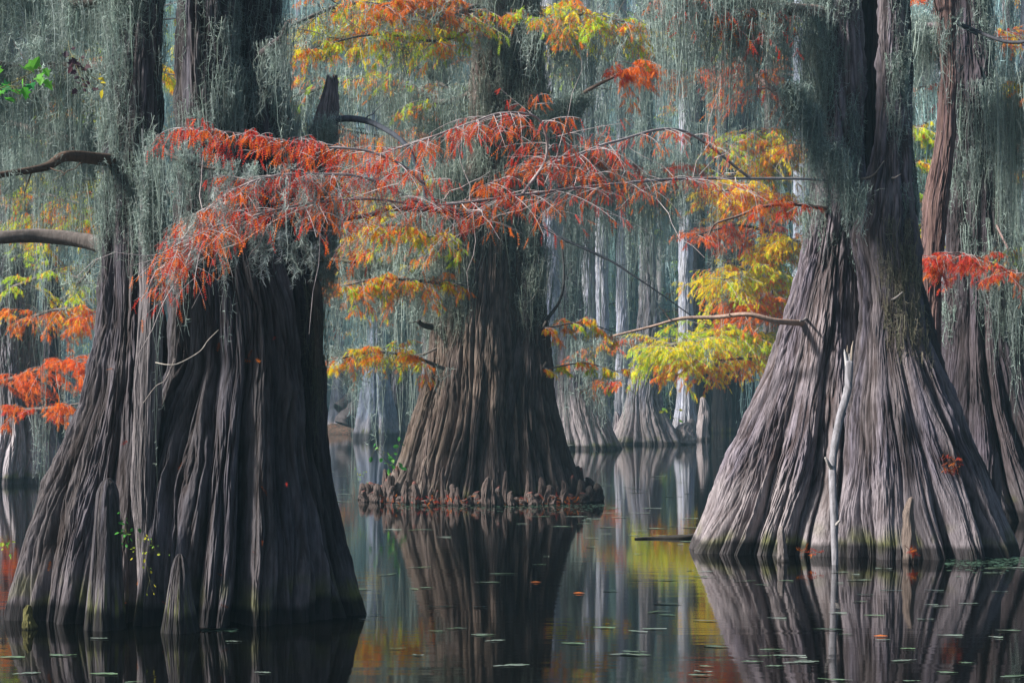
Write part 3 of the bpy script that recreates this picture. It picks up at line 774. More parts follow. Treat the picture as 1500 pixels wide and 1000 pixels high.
branch(t4, [(1480, 380, 22), (1510, 360, 21.6), (1560, 350, 21.2)], .03, .02, seed=87, hang=[dict(n=90, len=1.2, limb=False, jit=.12, spread=.1, **mo4)], foliage=[dict(n=8, length=.7, pal=pOY, leafL=.1, leafW=.03)])
t5 = thing('young_cypress', (5.2, 21, 0), 'slender leaning reddish trunk between the two big right-hand cypresses', 'tree')
mb = MB()
g1 = stem(mb, [(-260, 1362, 1397), (0, 1370, 1398), (100, 1380, 1401), (200, 1372, 1398), (260, 1362, 1393), (300, 1353, 1387), (400, 1348, 1379), (480, 1345, 1375), (600, 1342, 1384), (700, 1332, 1398), (765, 1322, 1405)],
          21, q=1, nt=420, nz=520, lobes=7, seed=91, bark=.010, strip=.035, A0=.06, A1=.14, base=(.17, .105, .09), furrow=(.08, .045, .04), zpale=.5)
mb.build('trunk', M_BARK, t5)
branch(t5, [(1385, 40, 21), (1360, 38, 21.2), (1340, 44, 21.4), (1310, 40, 21.8)], .05, .03, col=(.15, .12, .13), seed=92, hang=[dict(n=110, len=.8, limb=False, jit=.1, spread=.08, **mo4)], bare=(6, .4, .006))
branch(t5, [(1378, 30, 21), (1370, 10, 20.9), (1365, -20, 20.8)], .015, .01, col=(.1, .06, .05), seed=93)

# ================================================================== DISTINCT TREES FARTHER BACK


def back_tree(rows, d, label, seed, base=(.24, .22, .225), pale=(.33, .29, .29), zpale=1.0, lobes=11, mossn=120, moss_z=(300, -100), limbs=(), nt=420, nz=420, furrow=(.11, .095, .09), q=.9, name='bald_cypress', A1=.24, **kw):
    cx = (rows[-1][1] + rows[-1][2]) / 2
    t = thing(name, ((cx - 750) / FPX * d, d, 0), label, 'tree')
    m = MB()
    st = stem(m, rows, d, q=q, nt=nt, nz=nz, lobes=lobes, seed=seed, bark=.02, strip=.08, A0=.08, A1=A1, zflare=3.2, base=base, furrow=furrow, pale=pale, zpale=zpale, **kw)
    m.build('trunk', M_BARK, t)
    k = d / 26.
    if mossn:
        m = MB(); r = np.random.default_rng(seed)
        moss(m, stem_points(st, mossn, zof(moss_z[0], d), zof(moss_z[1], d), r=r, out=1.1), 1.4 * k ** .5, spread=.13, strands=12, width=.0045 * k, curls=45, curl_len=.07 * k, curl_w=.003 * k, wig=.06, r=r)
        m.build('moss', M_MOSS, t)
    for i, (pts, n, ln, fol, mo) in enumerate(limbs):
        branch(t, pts, .03 * k ** .7, .012 * k ** .7, seed=seed * 10 + i, bare=(8, .8, .007 * k),
               foliage=[dict(n=n, length=ln, pal=fol, droop=.45, sub=6, per=12, leafL=.085 * k ** .6, leafW=.030 * k ** .6, twig_r=.005 * k, t0=.0, flat=.3)] if n else None,
               hang=[dict(n=mo, len=1.1 * k ** .5, limb=False, jit=.15, spread=.12, strands=12, width=.0045 * k, curls=40, curl_len=.07 * k, curl_w=.003 * k)] if mo else None)
    return t


pY = [(YEL, 1.6), (YGR, .7), (ORG, .5)]
pV = [(YGR, 1.2), (YEL, 1.3), (ORG, .2)]
pO = [(ORG, 1.2), (YEL, .4), (RED, .3)]
back_tree([(-260, 936, 950), (300, 938, 954), (400, 938, 960), (480, 934, 966), (540, 925, 966), (590, 917, 968), (620, 908, 982), (648, 902, 998), (665, 896, 1004)], 62, 'pale silvery cypress with spreading roots and a brown flood line, far across the water', 101,
          base=(.34, .32, .33), pale=(.36, .30, .29), zpale=1.5, mossn=90, foot=.12, lobes=13)
back_tree([(-260, 832, 846), (400, 825, 850), (515, 815, 860), (560, 808, 870), (600, 803, 885), (655, 800, 912), (670, 798, 916)], 56, 'mauve cypress base with pale streaks just behind the right flank of the middle cypress', 102,
          base=(.17, .15, .155), pale=(.42, .36, .36), zpale=2.0, mossn=150, moss_z=(540, -100), limbs=[([(845, 520, 55), (880, 500, 54), (930, 490, 53)], 12, .9, pO, 40), ([(845, 570, 55), (870, 560, 54), (915, 556, 53)], 10, .8, [(ORG, 1), (YGR, .6), (RED, .5)], 10)])
back_tree([(-260, 566, 584), (400, 558, 590), (540, 545, 604), (600, 530, 612), (638, 512, 626), (650, 508, 628)], 78, 'grey fluted cypress on the mud bank, seen between the left and middle cypresses', 103,
          base=(.17, .15, .165), furrow=(.06, .05, .055), pale=(.24, .2, .21), mossn=150, moss_z=(500, -100), limbs=[([(575, 520, 76), (540, 512, 74), (500, 520, 72)], 16, 1.4, pO, 30), ([(575, 410, 76), (530, 400, 74), (485, 420, 72)], 22, 1.6, pO, 30)])
back_tree([(-100, -30, 22), (300, -26, 38), (500, -28, 58), (580, -34, 68), (640, -46, 84), (708, -70, 96), (725, -74, 100)], 32.5, 'pale lavender cypress base at the left edge, beyond the left foreground cypress', 104,
          base=(.22, .20, .21), pale=(.42, .37, .38), zpale=1.3, nt=700, nz=500, mossn=130, moss_z=(520, -100),
          limbs=[([(30, 470, 32), (90, 452, 30), (150, 462, 29)], 30, .9, [(ORG, 1.5), (YEL, .5), (RED, .4)], 0), ([(0, 560, 31), (60, 540, 29.5), (110, 530, 28.5), (150, 550, 28)], 34, .75, [(RED * .6 + ORG * .5, 1), (ORG, .6)], 8),
                 ([(20, 420, 31), (80, 400, 30), (140, 415, 29)], 12, .9, [(YGR, 1.2), (YEL, .5), (ORG, .4)], 6), ([(20, 290, 31), (70, 285, 30), (120, 300, 29)], 14, .9, [(YGR, 1.2), (ORG, .8)], 6), ([(20, 600, 31), (70, 598, 29), (120, 590, 28)], 14, .6, [(ORG, 1), (RED, .4)], 4), ([(20, 340, 32), (80, 318, 31), (150, 330, 30)], 34, 1.1, [(ORG, 1), (YEL, .9), (YGR, .6)], 40), ([(20, 210, 32), (90, 160, 31), (170, 190, 30)], 16, 1.2, [(ORG, 1), (YGR, 1)], 90),
                 ([(90, 440, 31), (120, 410, 29), (152, 368, 28)], 0, 1, pO, 10),
                 ([(40, 120, 32), (150, 90, 31), (255, 110, 30)], 40, .9, [(ORG, 1), (YGR, .9), (YEL, .6)], 10), ([(40, 260, 32), (130, 262, 30), (190, 255, 29)], 30, .9, [(YGR, 1.4), (YEL, .8), (ORG, .3)], 10)])
back_tree([(-260, 68, 82), (300, 66, 84), (500, 64, 88), (600, 56, 92), (690, 44, 100), (700, 42, 102)], 36.5, 'dark shadowed trunk just right of the pale trunk at the left edge', 105, base=(.07, .06, .065), furrow=(.03, .03, .03), pale=(.10, .09, .09), mossn=60, moss_z=(450, -100), name='bald_cypress')  # its shadowed look is put into the dark bark colours
# the vivid yellow tree and its orange neighbours, on the near side of the far grove
back_tree([(-260, 1122, 1134), (300, 1120, 1136), (540, 1118, 1142), (640, 1112, 1150), (665, 1110, 1152)], 52, 'slender cypress with vivid yellow and orange sprays, just left of the massive right-hand cypress', 106,
          base=(.10, .085, .08), pale=(.16, .14, .14), mossn=50,
          limbs=[([(1130, 500, 51), (1080, 490, 49), (1020, 500, 48), (965, 510, 47)], 110, 1.7, pV, 6), ([(1130, 530, 51), (1090, 525, 49), (1030, 528, 48), (985, 532, 47)], 46, 1.3, [(ORG, 1), (YEL, .8)], 0),
                 ([(1130, 420, 51), (1100, 400, 49.5), (1060, 410, 48)], 80, 1.7, pY, 10), ([(1130, 380, 51), (1150, 360, 49.5), (1170, 350, 48)], 70, 1.6, [(YEL, 1), (ORG, .8), (YGR, .3)], 6),
                 ([(1130, 460, 51), (1110, 440, 49.5), (1080, 450, 48)], 60, 1.4, [(ORG, 1.2), (RED, .4)], 6), ([(1130, 300, 51), (1110, 280, 49.5), (1050, 280, 48)], 76, 1.6, [(YEL, 1.2), (ORG, .5), (RED, .4)], 8),
                 ([(1130, 240, 51), (1150, 220, 49.5), (1170, 210, 48)], 66, 1.6, [(YEL, .8), (ORG, 1), (YGR, .3)], 10), ([(1130, 200, 51), (1100, 190, 49.5), (1060, 210, 48)], 34, 1.5, [(YGR, 1), (ORG, 1)], 20),
                 ([(1128, 120, 51), (1080, 100, 49.5), (1000, 110, 48)], 36, 1.6, [(ORG, 1.2), (RED, .8), (YEL, .3)], 20), ([(1128, 40, 51), (1060, 30, 49.5), (960, 40, 48)], 40, 1.7, [(YGR, 1), (ORG, .8), (YEL, .8)], 20), ([(1128, 340, 51), (1080, 330, 49.5), (1020, 345, 48)], 26, 1.4, [(ORG, 1), (RED, 1)], 10), ([(1128, 250, 51), (1040, 262, 49.5), (960, 255, 48)], 26, 1.5, [(YGR, 1), (YEL, .8), (ORG, .8)], 14)])
back_tree([(-260, 1352, 1360), (300, 1350, 1362), (640, 1346, 1368), (668, 1342, 1372)], 48, 'thin trunk with yellow-green sprays, right of the massive right-hand cypress', 107, mossn=30,
          limbs=[([(1356, 200, 47.5), (1345, 190, 46), (1330, 185, 45)], 30, 1.1, pV, 0), ([(1356, 240, 47.5), (1350, 232, 46), (1338, 240, 45)], 26, 1.0, pV, 0), ([(1356, 285, 47.5), (1348, 282, 46), (1340, 286, 45)], 12, .7, pV, 0), ([(1356, 60, 47.5), (1345, 70, 46), (1330, 66, 45)], 20, 1.1, [(ORG, 1), (YGR, 1)], 6), ([(1356, 330, 47.5), (1350, 335, 46), (1338, 340, 45)], 16, .8, pY, 0), ([(1356, 420, 47.5), (1350, 425, 46), (1340, 430, 45)], 14, .8, pO, 0)])
back_tree([(-260, 1470, 1480), (300, 1470, 1482), (640, 1468, 1490), (668, 1466, 1492)], 50, 'thin trunk with orange sprays at the right edge, behind the dark ridged cypress', 108, mossn=80,
          limbs=[([(1476, 160, 48), (1500, 150, 46)], 16, 1.2, pO, 10), ([(1476, 380, 48), (1500, 370, 46)], 20, 1.4, [(ORG, 1), (YEL, 1)], 10), ([(1476, 260, 48), (1500, 250, 46)], 14, 1.2, pO, 20), ([(1476, 50, 48), (1440, 40, 46)], 14, 1.2, pO, 20)])
back_tree([(-260, 632, 648), (0, 628, 650), (300, 624, 650), (520, 620, 652), (630, 612, 662), (650, 610, 664)], 40, 'moss-smothered slim cypress just left of the upper trunk of the middle cypress', 109, mossn=220, moss_z=(200, -150), base=(.12, .11, .11),
          limbs=[([(640, 30, 39.5), (600, 18, 38), (540, 8, 37), (470, 20, 36)], 60, 1.2, [(ORG, 1), (YGR, .9), (YEL, .6), (RST, .4)], 10), ([(640, 60, 39.5), (580, 60, 38), (500, 50, 37), (430, 62, 36)], 40, 1.0, [(YGR, 1.2), (ORG, 1)], 12),
                 ([(640, 20, 39.5), (700, 20, 38), (780, 10, 37), (860, 20, 36)], 40, 1.0, [(ORG, 1), (YGR, 1), (YEL, .5)], 30), ([(640, 400, 39.5), (580, 420, 38), (510, 400, 37)], 34, .9, [(ORG, 1.3), (YGR, .4), (YEL, .4)], 20),
                 ([(640, 180, 39.5), (580, 200, 38), (500, 190, 37)], 24, .9, pO, 20), ([(640, 120, 39.5), (700, 150, 38), (790, 130, 37)], 24, .9, [(YGR, 1), (ORG, .8)], 20), ([(640, 300, 39.5), (700, 290, 38), (830, 285, 37)], 16, .9, [(ORG, 1), (RED, .8)], 20)])
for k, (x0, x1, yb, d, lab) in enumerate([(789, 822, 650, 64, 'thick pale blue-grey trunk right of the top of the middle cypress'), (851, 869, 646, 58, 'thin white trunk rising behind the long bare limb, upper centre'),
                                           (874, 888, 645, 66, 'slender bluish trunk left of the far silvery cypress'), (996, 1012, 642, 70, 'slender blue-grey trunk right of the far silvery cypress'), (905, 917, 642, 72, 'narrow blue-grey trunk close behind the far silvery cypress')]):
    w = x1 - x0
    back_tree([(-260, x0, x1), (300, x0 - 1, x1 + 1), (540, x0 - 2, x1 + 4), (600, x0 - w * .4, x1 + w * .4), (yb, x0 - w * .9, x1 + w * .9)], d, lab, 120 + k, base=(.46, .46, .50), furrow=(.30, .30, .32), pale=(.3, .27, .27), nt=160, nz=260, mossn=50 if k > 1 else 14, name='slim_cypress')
# angular fallen log leaning on the mud bank
tl = thing('leaning_log', ((515 - 750) / FPX * 77, 77, .2), 'pale split log leaning against the grey fluted cypress on the mud bank', 'log')
mb = MB()
limb_mesh(mb, [W(505, 622, 77), W(525, 590, 77.3), W(553, 555, 78)], .5, .32, n=40, sides=16, col=(.15, .13, .135), rough=.25, seed=4)
limb_mesh(mb, [W(498, 600, 77.3), W(520, 575, 77.6), W(540, 556, 78)], .35, .25, n=40, sides=14, col=(.13, .11, .115), rough=.25, seed=6)
mb.build('log', M_LIMB, tl)

# the row of dark trunks far right of centre
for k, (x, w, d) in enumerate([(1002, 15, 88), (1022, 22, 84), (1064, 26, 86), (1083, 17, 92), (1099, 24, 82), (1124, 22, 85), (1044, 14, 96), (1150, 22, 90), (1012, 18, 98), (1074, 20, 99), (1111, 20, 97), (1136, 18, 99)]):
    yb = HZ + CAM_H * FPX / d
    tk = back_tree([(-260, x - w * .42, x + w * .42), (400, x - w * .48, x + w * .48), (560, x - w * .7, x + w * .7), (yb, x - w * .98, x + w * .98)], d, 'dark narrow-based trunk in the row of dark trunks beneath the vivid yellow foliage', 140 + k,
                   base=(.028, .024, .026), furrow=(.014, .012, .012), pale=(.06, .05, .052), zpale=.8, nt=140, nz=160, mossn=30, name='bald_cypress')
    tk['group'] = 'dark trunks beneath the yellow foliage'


# ================================================================== FAR FOREST
def far_proto(k):
    r = np.random.default_rng(900 + k)
    H = 27
    Rb, Rt = r.uniform(.9, 1.4), r.uniform(.22, .42)
    m = MB()
    lean = r.normal() * .25
    rows = [(-.3, -Rb, Rb), (.4, -Rb * .85, Rb * .85), (1.5, -Rb * .62, Rb * .62), (3., -Rt * 1.45, Rt * 1.45), (6, lean * .3 - Rt * 1.1, lean * .3 + Rt * 1.1), (14, lean - Rt, lean + Rt), (H, lean * 2 - Rt * .5, lean * 2 + Rt * .5)]
    tone = [(.27, .30, .37), (.12, .13, .16), (.40, .43, .49), (.16, .165, .19), (.08, .08, .09), (.22, .235, .27)][k % 6]  # bluish bark tones carry painted distance haze
    t = thing('bald_cypress', (0, 0, 0), 'tall hazy cypress hung with grey moss in the wood beyond the big trees', 'tree', 'hazy mossy cypresses in the wood beyond')
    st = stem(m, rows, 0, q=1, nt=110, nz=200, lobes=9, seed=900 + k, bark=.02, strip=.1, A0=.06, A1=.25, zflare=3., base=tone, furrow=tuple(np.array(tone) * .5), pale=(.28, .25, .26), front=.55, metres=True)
    m.build('trunk', M_BARK, t)
    pal = [[(ORG, 1), (YEL, .5)], [(YGR, 1), (YEL, .6)], [(ORG, .5), (RED, .8), (RST, .5)], [(YGR, .6), (ORG, .6), (GRN, .4)], [(ORG, .8), (YEL, .2), (RST, .6)], [(GRN, .7), (YGR, .6)]][k % 6]
    twm, lf, ms = MB(), MB(), MB()
    pts = []
    for i in range(22):
        z = 3.5 + 23 * (i + r.uniform()) / 22
        a = r.uniform(0, 2 * math.pi)
        Ln = r.uniform(1.6, 4.2) * (1 - .3 * z / H)
        dr = np.array([math.cos(a), math.sin(a), r.uniform(-.1, .35)])
        P = limb_mesh(twm, [np.array([lean, 0, z]), np.array([lean, 0, z]) + dr * Ln * .5, np.array([lean, 0, z - .25]) + dr * Ln], .075, .02, n=12, sides=6, col=(.11, .095, .09), seed=i)
        pts.append(P)
        if r.uniform() < .85:
            pts.append(sprays(twm, lf, P, 6, 1.2, pal, sub=4, per=9, leafL=.17, leafW=.06, twig_r=.008, needles=3, t0=.35, r=r))
    pts = np.concatenate(pts)
    twm.build('branchwork', M_LIMB, t)
    lf.build('foliage', M_LEAF, t, smooth=False)
    q = pts[r.integers(0, len(pts), 230)] + r.normal(size=(230, 3)) * .15
    moss(ms, q, r.uniform(.8, 5., 230), spread=.22, strands=13, width=.011, curls=36, curl_len=.16, curl_w=.008, wig=.12, r=r, tone=(.27, .41, .41), segs=8)  # teal moss tone has distance haze mixed into the colour
    ms.build('moss', M_MOSS, t)
    return t


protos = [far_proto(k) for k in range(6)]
r = np.random.default_rng(77)
spots = []
tries = 0
while len(spots) < 104 and tries < 20000:
    tries += 1
    d = 44 + 96 * r.uniform() ** .8
    px = r.uniform(-90, 1590)
    x = (px - 750) / FPX * d
    if d < 66 and 380 < px < 1190: continue
    if d < 60 and 110 < px < 385: continue
    if d < 101 and 985 < px < 1165: continue
    if d < 84 and (470 < px < 545 or 560 < px < 620 or 895 < px < 1010): continue
    if d < 100 and 75 < px < 125: continue
    if all((x - a) ** 2 + ((d - b) * .8) ** 2 > 2.3 ** 2 for a, b in spots):
        spots.append((x, d))
used = set()
for i, (x, d) in enumerate(spots):
    k = i % 6
    o = protos[k] if k not in used else copy_tree(protos[k])
    used.add(k)
    o.location = (x, d, r.uniform(-.1, .25) if d < 143 else .3)
    o.rotation_euler = (0, 0, r.uniform(0, 6.28))
    s = r.uniform(.85, 1.2)
    o.scale = (s * r.uniform(.85, 1.15), s * r.uniform(.85, 1.15), s)

# the farthest wood reads as one mass of trunks, moss and thin foliage
m = MB(); r = np.random.default_rng(5)
n = 300
X = r.uniform(-62, 62, n); Y = r.uniform(146, 185, n)
K = 10
kk = np.linspace(0, 1, K)
P = np.zeros((n, K, 3)); P[..., 0] = X[:, None] + np.sin(kk * 3 + X[:, None]) * .3; P[..., 1] = Y[:, None]; P[..., 2] = kk * 46
Rr = (.32 + 1.2 * np.exp(-kk * 46 / 2.2))[None] * r.uniform(.5, 1.3, (n, 1))
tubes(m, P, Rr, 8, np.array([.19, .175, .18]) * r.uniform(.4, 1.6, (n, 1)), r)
w = m.build('far_wood', M_BARK)
tag(w, 'far-off wood of grey trunks, moss and thin foliage closing the view', 'wood', kind='stuff')
m = MB()
roots = np.stack([r.uniform(-62, 62, 6500), r.uniform(144, 186, 6500), r.uniform(2, 45, 6500)], 1)
moss(m, roots, r.uniform(2, 8, 6500), spread=.5, strands=9, width=.05, curls=12, curl_len=.5, curl_w=.04, wig=.3, r=r, tone=(.28, .43, .45), segs=5)  # haze tint painted into the far moss colour
m.build('wood_moss', M_MOSS, w)
m = MB()
n = 26000
root = np.stack([r.uniform(-62, 62, n), r.uniform(142, 186, n), r.uniform(1.5, 45, n)], 1)
cl = noise3(root[:, 0] * .16, root[:, 1] * .1, root[:, 2] * .22, 3)
pal = np.array([ORG, YEL * .9, YGR, GRN, RST, GRN * .7])
ci = np.clip(((noise3(root[:, 0] * .08, root[:, 1] * .08, root[:, 2] * .1, 8) + .8) * 3.8).astype(int), 0, 5)
keep = cl > -.12
feathers(m, root[keep], r.normal(size=(keep.sum(), 3)) + [0, 0, -.8], .7, .3, pal[ci[keep]], 3, r)
m.build('wood_foliage', M_LEAF, w, smooth=False)
# dark undergrowth along the far shore
m = MB()
n = 22000
root = np.stack([r.uniform(-62, 62, n), r.uniform(138, 150, n), r.gamma(1.8, 1.5, n)], 1)
feathers(m, root, r.normal(size=(n, 3)) + [0, 0, .3], .8, .4, np.array([.04, .07, .035]) * r.uniform(.5, 1.6, (n, 1)), 3, r)
tag(m.build('undergrowth', M_LEAF, smooth=False), 'dark green undergrowth along the far shore', 'undergrowth', kind='stuff')


# ================================================================== KNEES, DEAD WOOD, PLANTS, FLOATING LEAVES
def knee_mesh(seed, hgt, rad, tipred=True, nt=72, nz=60, col=(.095, .07, .062)):
    r = np.random.default_rng(seed)
    a = np.linspace(0, 2 * math.pi, nt, endpoint=False); t = np.linspace(0, 1, nz)
    A, T = np.meshgrid(a, t)
    prof = (1 - T) ** 1.3 * .45 + .55 * np.sqrt(np.clip(1 - ((T - .12) / .88).clip(0, 1) ** 6, 0, 1))
    lump = 1 + .36 * noise3(np.cos(A) * 1.5, np.sin(A) * 1.5, T * 3.2, seed) + .18 * noise3(np.cos(A) * 4, np.sin(A) * 4, T * 7, seed + 1)
    flu = 1 - .22 * np.abs(np.sin(A * 3.5 + 1.2 * noise3(np.cos(A), np.sin(A), T * 2, seed))) * (1 - T)
    R = rad * prof * lump * flu + .003 * (1 - np.abs(noise3(np.cos(A) * 9, np.sin(A) * 9, T * hgt * 4, seed + 2)) * 3)
    cx = hgt * .34 * noise3(t * 1.6, seed * .7, .3) * t; cy = hgt * .15 * noise3(t * 1.6, seed * .7, 9.3) * t
    V = np.stack([cx[:, None] + R * np.cos(A), cy[:, None] + R * np.sin(A), T * (hgt + .15) - .15], -1)
    idx = np.arange(nt * nz).reshape(nz, nt); j = (np.arange(nt) + 1) % nt
    q = np.stack([idx[:-1], idx[:-1][:, j], idx[1:][:, j], idx[1:]], -1)
    c = np.array(col) * (1 + .5 * noise3(np.cos(A) * 5, np.sin(A) * 5, T * hgt * 2, seed + 3))[..., None]
    if tipred:
        k = np.clip((T - .86) / .1, 0, 1)[..., None] * .5
        c = c * (1 - k) + np.array([.30, .08, .06]) * k
    wet = np.clip(1 - (V[..., 2:3] - .04) / .06, 0, 1)
    c = c * (1 - .7 * wet)
    m = MB()
    m.add(np.concatenate([V.reshape(-1, 3), [[cx[-1], cy[-1], hgt + rad * .12]]]), q=q, t=np.stack([idx[-1], idx[-1][j], np.full(nt, nt * nz)], -1), c=np.clip(np.concatenate([c.reshape(-1, 3), [c[-1, 0]]]), .01, 1))
    return m


protk = {}


def put_knee(px, d, hgt, rad, label, group, v, red=True, col=(.095, .07, .062)):
    key = (v, red, col)
    if key not in protk:
        protk[key] = knee_mesh(300 + v, 1.0, .22, red, col=col).mesh('cypress_knee', M_BARK)
    o = bpy.data.objects.new('cypress_knee', protk[key])
    COL.objects.link(o)
    o.location = ((px - 750) / FPX * d, d, 0)
    o.rotation_euler = (0, 0, px * 1.7)
    o.scale = (rad / .22, rad / .22, hgt)
    tag(o, label, 'cypress knee', group)


r = np.random.default_rng(88)
G = 'cypress knees round the foot of the middle cypress'
for i in range(17):
    px = 532 + 52 * (i + r.uniform(-.3, .6)) / 17
    dd = r.uniform(25.7, 26.9)
    put_knee(px, dd, r.uniform(.18, .62) * (.5 + .5 * (px - 528) / 52), r.uniform(.06, .11), 'knobbly brown cypress knee in the clump off the left side of the middle cypress', G + ', left clump', i % 7, r.uniform() < .35)
for i in range(34):
    px = 588 + 250 * (i + r.uniform(-.4, .5)) / 34
    a = (px - 712) / 140
    dd = D3 - 1.08 * math.sqrt(max(0, 1 - a * a)) - r.uniform(0, .38)
    put_knee(px, dd, (.08 + .5 * r.uniform() ** 2.2), r.uniform(.045, .11), 'small rounded cypress knee lining the front foot of the middle cypress', G + ', front row', (i * 3) % 7, r.uniform() < .25)
for i in range(16):
    px = 832 + 48 * (i + r.uniform(-.4, .5)) / 16
    dd = r.uniform(25.6, 26.6)
    put_knee(px, dd, r.uniform(.2, .62) * (1.05 - .6 * (px - 832) / 48), r.uniform(.07, .13), 'dark stubby cypress knee in the clump off the right side of the middle cypress', G + ', right clump', (i * 5) % 7, r.uniform() < .2, (.065, .052, .046))
big = (.15, .13, .128)
for rows_, dk, lab, sd_ in (([(700, 156, 160), (706, 149, 167), (722, 143, 172), (770, 138, 176), (850, 130, 180), (925, 121, 187), (960, 118, 190)], 11.36, 'tall blunt cypress knee leaning on the left foreground buttress', 201),
                            ([(811, 262, 266), (816, 257, 271), (830, 252, 276), (870, 244, 281), (925, 235, 293), (960, 231, 296)], 11.22, 'short rounded cypress knee at the front foot of the left foreground cypress', 202)):
    mk = MB()
    stem(mk, rows_, dk, q=1., nt=260, nz=240, lobes=6, seed=sd_, bark=.006, strip=.03, A0=.08, A1=.22, zflare=.8, base=(.085, .075, .077), furrow=(.035, .028, .026), pale=(.13, .115, .12), zpale=.4)
    ko = mk.build('cypress_knee', M_BARK)
    tag(ko, lab, 'cypress knee')
put_knee(42, 11.35, .16, .05, 'tiny mossy cypress knee at the far left foot of the left foreground cypress', None, 5, False, (.13, .12, .04))
put_knee(1333, 16.05, .62, .085, 'gnarled cypress knee against the right half of the massive right-hand cypress', None, 6, False, (.17, .13, .11))
put_knee(1146, 16.2, .34, .06, 'small cypress knee at the foot of the massive right-hand cypress, left half', None, 3, False, (.2, .17, .16))
put_knee(1462, 17.6, 1.0, .07, 'thin cypress knee on the right skirt of the massive right-hand cypress', None, 1, False, (.13, .11, .11))
put_knee(1076, 18.6, .42, .05, 'slim pale cypress knee just left of the massive right-hand cypress', None, 1, True, (.24, .2, .2))
put_knee(1028, 68, 1.75, .33, 'tall pale pointed knee standing right of the far silvery cypress', None, 0, False, (.33, .28, .28))
put_knee(1012, 66, .9, .3, 'low pale knee between the far silvery cypress and the tall pointed knee', None, 2, False, (.3, .26, .26))
put_knee(902, 63, 1.2, .2, 'slim pale knee on the left of the far silvery cypress', None, 5, False, (.34, .29, .3))
put_knee(1004, 62, .8, .45, 'lumpy pale knee on the right root of the far silvery cypress', None, 6, False, (.33, .28, .27))

# bleached dead branch leaning on the right cypress
td = thing('dead_branch', ((1222 - 750) / FPX * 15.9, 15.9, -.05), 'bleached grey dead branch with a splintered top leaning upright on the massive right-hand cypress', 'dead branch')
mb = MB()
P = limb_mesh(mb, [W(1223, 830, 15.85), W(1222, 760, 15.95), W(1219, 680, 16.1), (W(1229, 620, 16.25)), W(1242, 570, 16.4), W(1244, 530, 16.45)], .030, .040, n=70, sides=18, col=(.21, .20, .215), rough=.2, seed=2)
top = P[-1]
for k, (dx, dz, rr) in enumerate([(-.05, .12, .03), (.035, .20, .022), (.0, .08, .03), (-.02, .16, .015)]):
    limb_mesh(mb, [top + [dx * .2, 0, -.12], top + [dx * .7, 0, dz * .5], top + [dx, -.01, dz]], rr, .003, n=16, sides=8, col=(.40, .33, .27) if k % 2 else (.45, .43, .43), rough=.3, seed=k)
limb_mesh(mb, [P[26], P[26] + [-.05, -.05, .08], P[26] + [-.08, -.06, .12]], .022, .01, n=10, sides=8, col=(.35, .32, .3), seed=9)
limb_mesh(mb, [P[12], P[12] + [.04, -.05, .05]], .02, .01, n=8, sides=8, col=(.35, .32, .3), seed=8)
mb.build('stick', M_LIMB, td)

# floating log in the middle of the channel
tg = thing('floating_log', ((985 - 750) / FPX * 18.8, 18.8, 0), 'dark half-sunken log floating just left of the massive right-hand cypress', 'log')
mb = MB()
limb_mesh(mb, [W(930, 789, 18.8), W(960, 788, 18.9), W(1000, 787, 18.9), W(1030, 786, 19)], .012, .045, n=40, sides=14, col=(.04, .035, .03), rough=.25, seed=5)
mb.build('log', M_LIMB, tg)


def leafpoly(m, pos, dirn, size, col, r, lobes=1, fold=.25):
    d = unit(np.asarray(dirn, float)); s = unit(np.cross(d, unit(r.normal(size=3)))); u = np.cross(s, d)
    if lobes == 1:
        out = [(0, 0), (.28, .30), (.55, .34), (.8, .2), (1, 0)]
    else:
        out = [(0, 0), (.05, .35), (.3, .30), (.38, .62), (.55, .28), (.7, .26), (1, 0)]
    out = np.array(out)
    mid = np.stack([pos + d * size * t for t in out[:, 0]])
    for sg in (-1, 1):
        e = mid + (s * sg * .9 + u * fold)[None] * (out[:, 1] * size)[:, None]
        n = len(out)
        V = np.concatenate([mid, e])
        T = []
        for i in range(n - 1):
            T += [[i, i + 1, n + i + 1], [i, n + i + 1, n + i]]
        m.add(V, t=T, c=np.array(col) * r.uniform(.8, 1.2))


def surf(sts, px, py):
    best = 99.
    for st in sts:
        dd = st['d']
        for _ in range(3):
            p = W(px, py, dd)
            R_ = np.interp(p[2], st['z'], st['R']); c_ = np.interp(p[2], st['z'], st['cx'])
            k = R_ ** 2 - (p[0] - c_) ** 2
            if k <= 0 or p[2] > st['z'][-1]: dd = 99.; break
            dd = st['d'] - st['q'] * math.sqrt(k)
        best = min(best, dd)
    return best


def vine(name, label, cat, stems, n, size, pal, seed, lobes=1, spread=.05):
    r = np.random.default_rng(seed)
    P0 = W(*stems[0][0])
    t = thing(name, P0, label, cat)
    ms, ml = MB(), MB()
    for st in stems:
        P = limb_mesh(ms, [W(*p) for p in st], size * .05, size * .02, n=24, sides=5, col=(.12, .11, .05), seed=seed)
        for _ in range(n):
            k = r.integers(3, 24)
            p = P[k] + r.normal(size=3) * spread
            limb_mesh(ms, [P[k], (P[k] + p) / 2 + [0, 0, .004], p], size * .025, size * .012, n=5, sides=4, col=(.15, .16, .05), seed=1)
            dd = (p - P[k]) / (np.linalg.norm(p - P[k]) + 1e-6) * .8 + r.normal(size=3) * .4 + np.array([0, -.2, -.35])
            leafpoly(ml, p, dd, size * r.uniform(.6, 1.2), pal[r.integers(len(pal))], r, lobes)
    ms.build('stalk', M_TWIG, t); ml.build('leaves', M_LEAF, t, smooth=False).name = 'foliage'
    return t


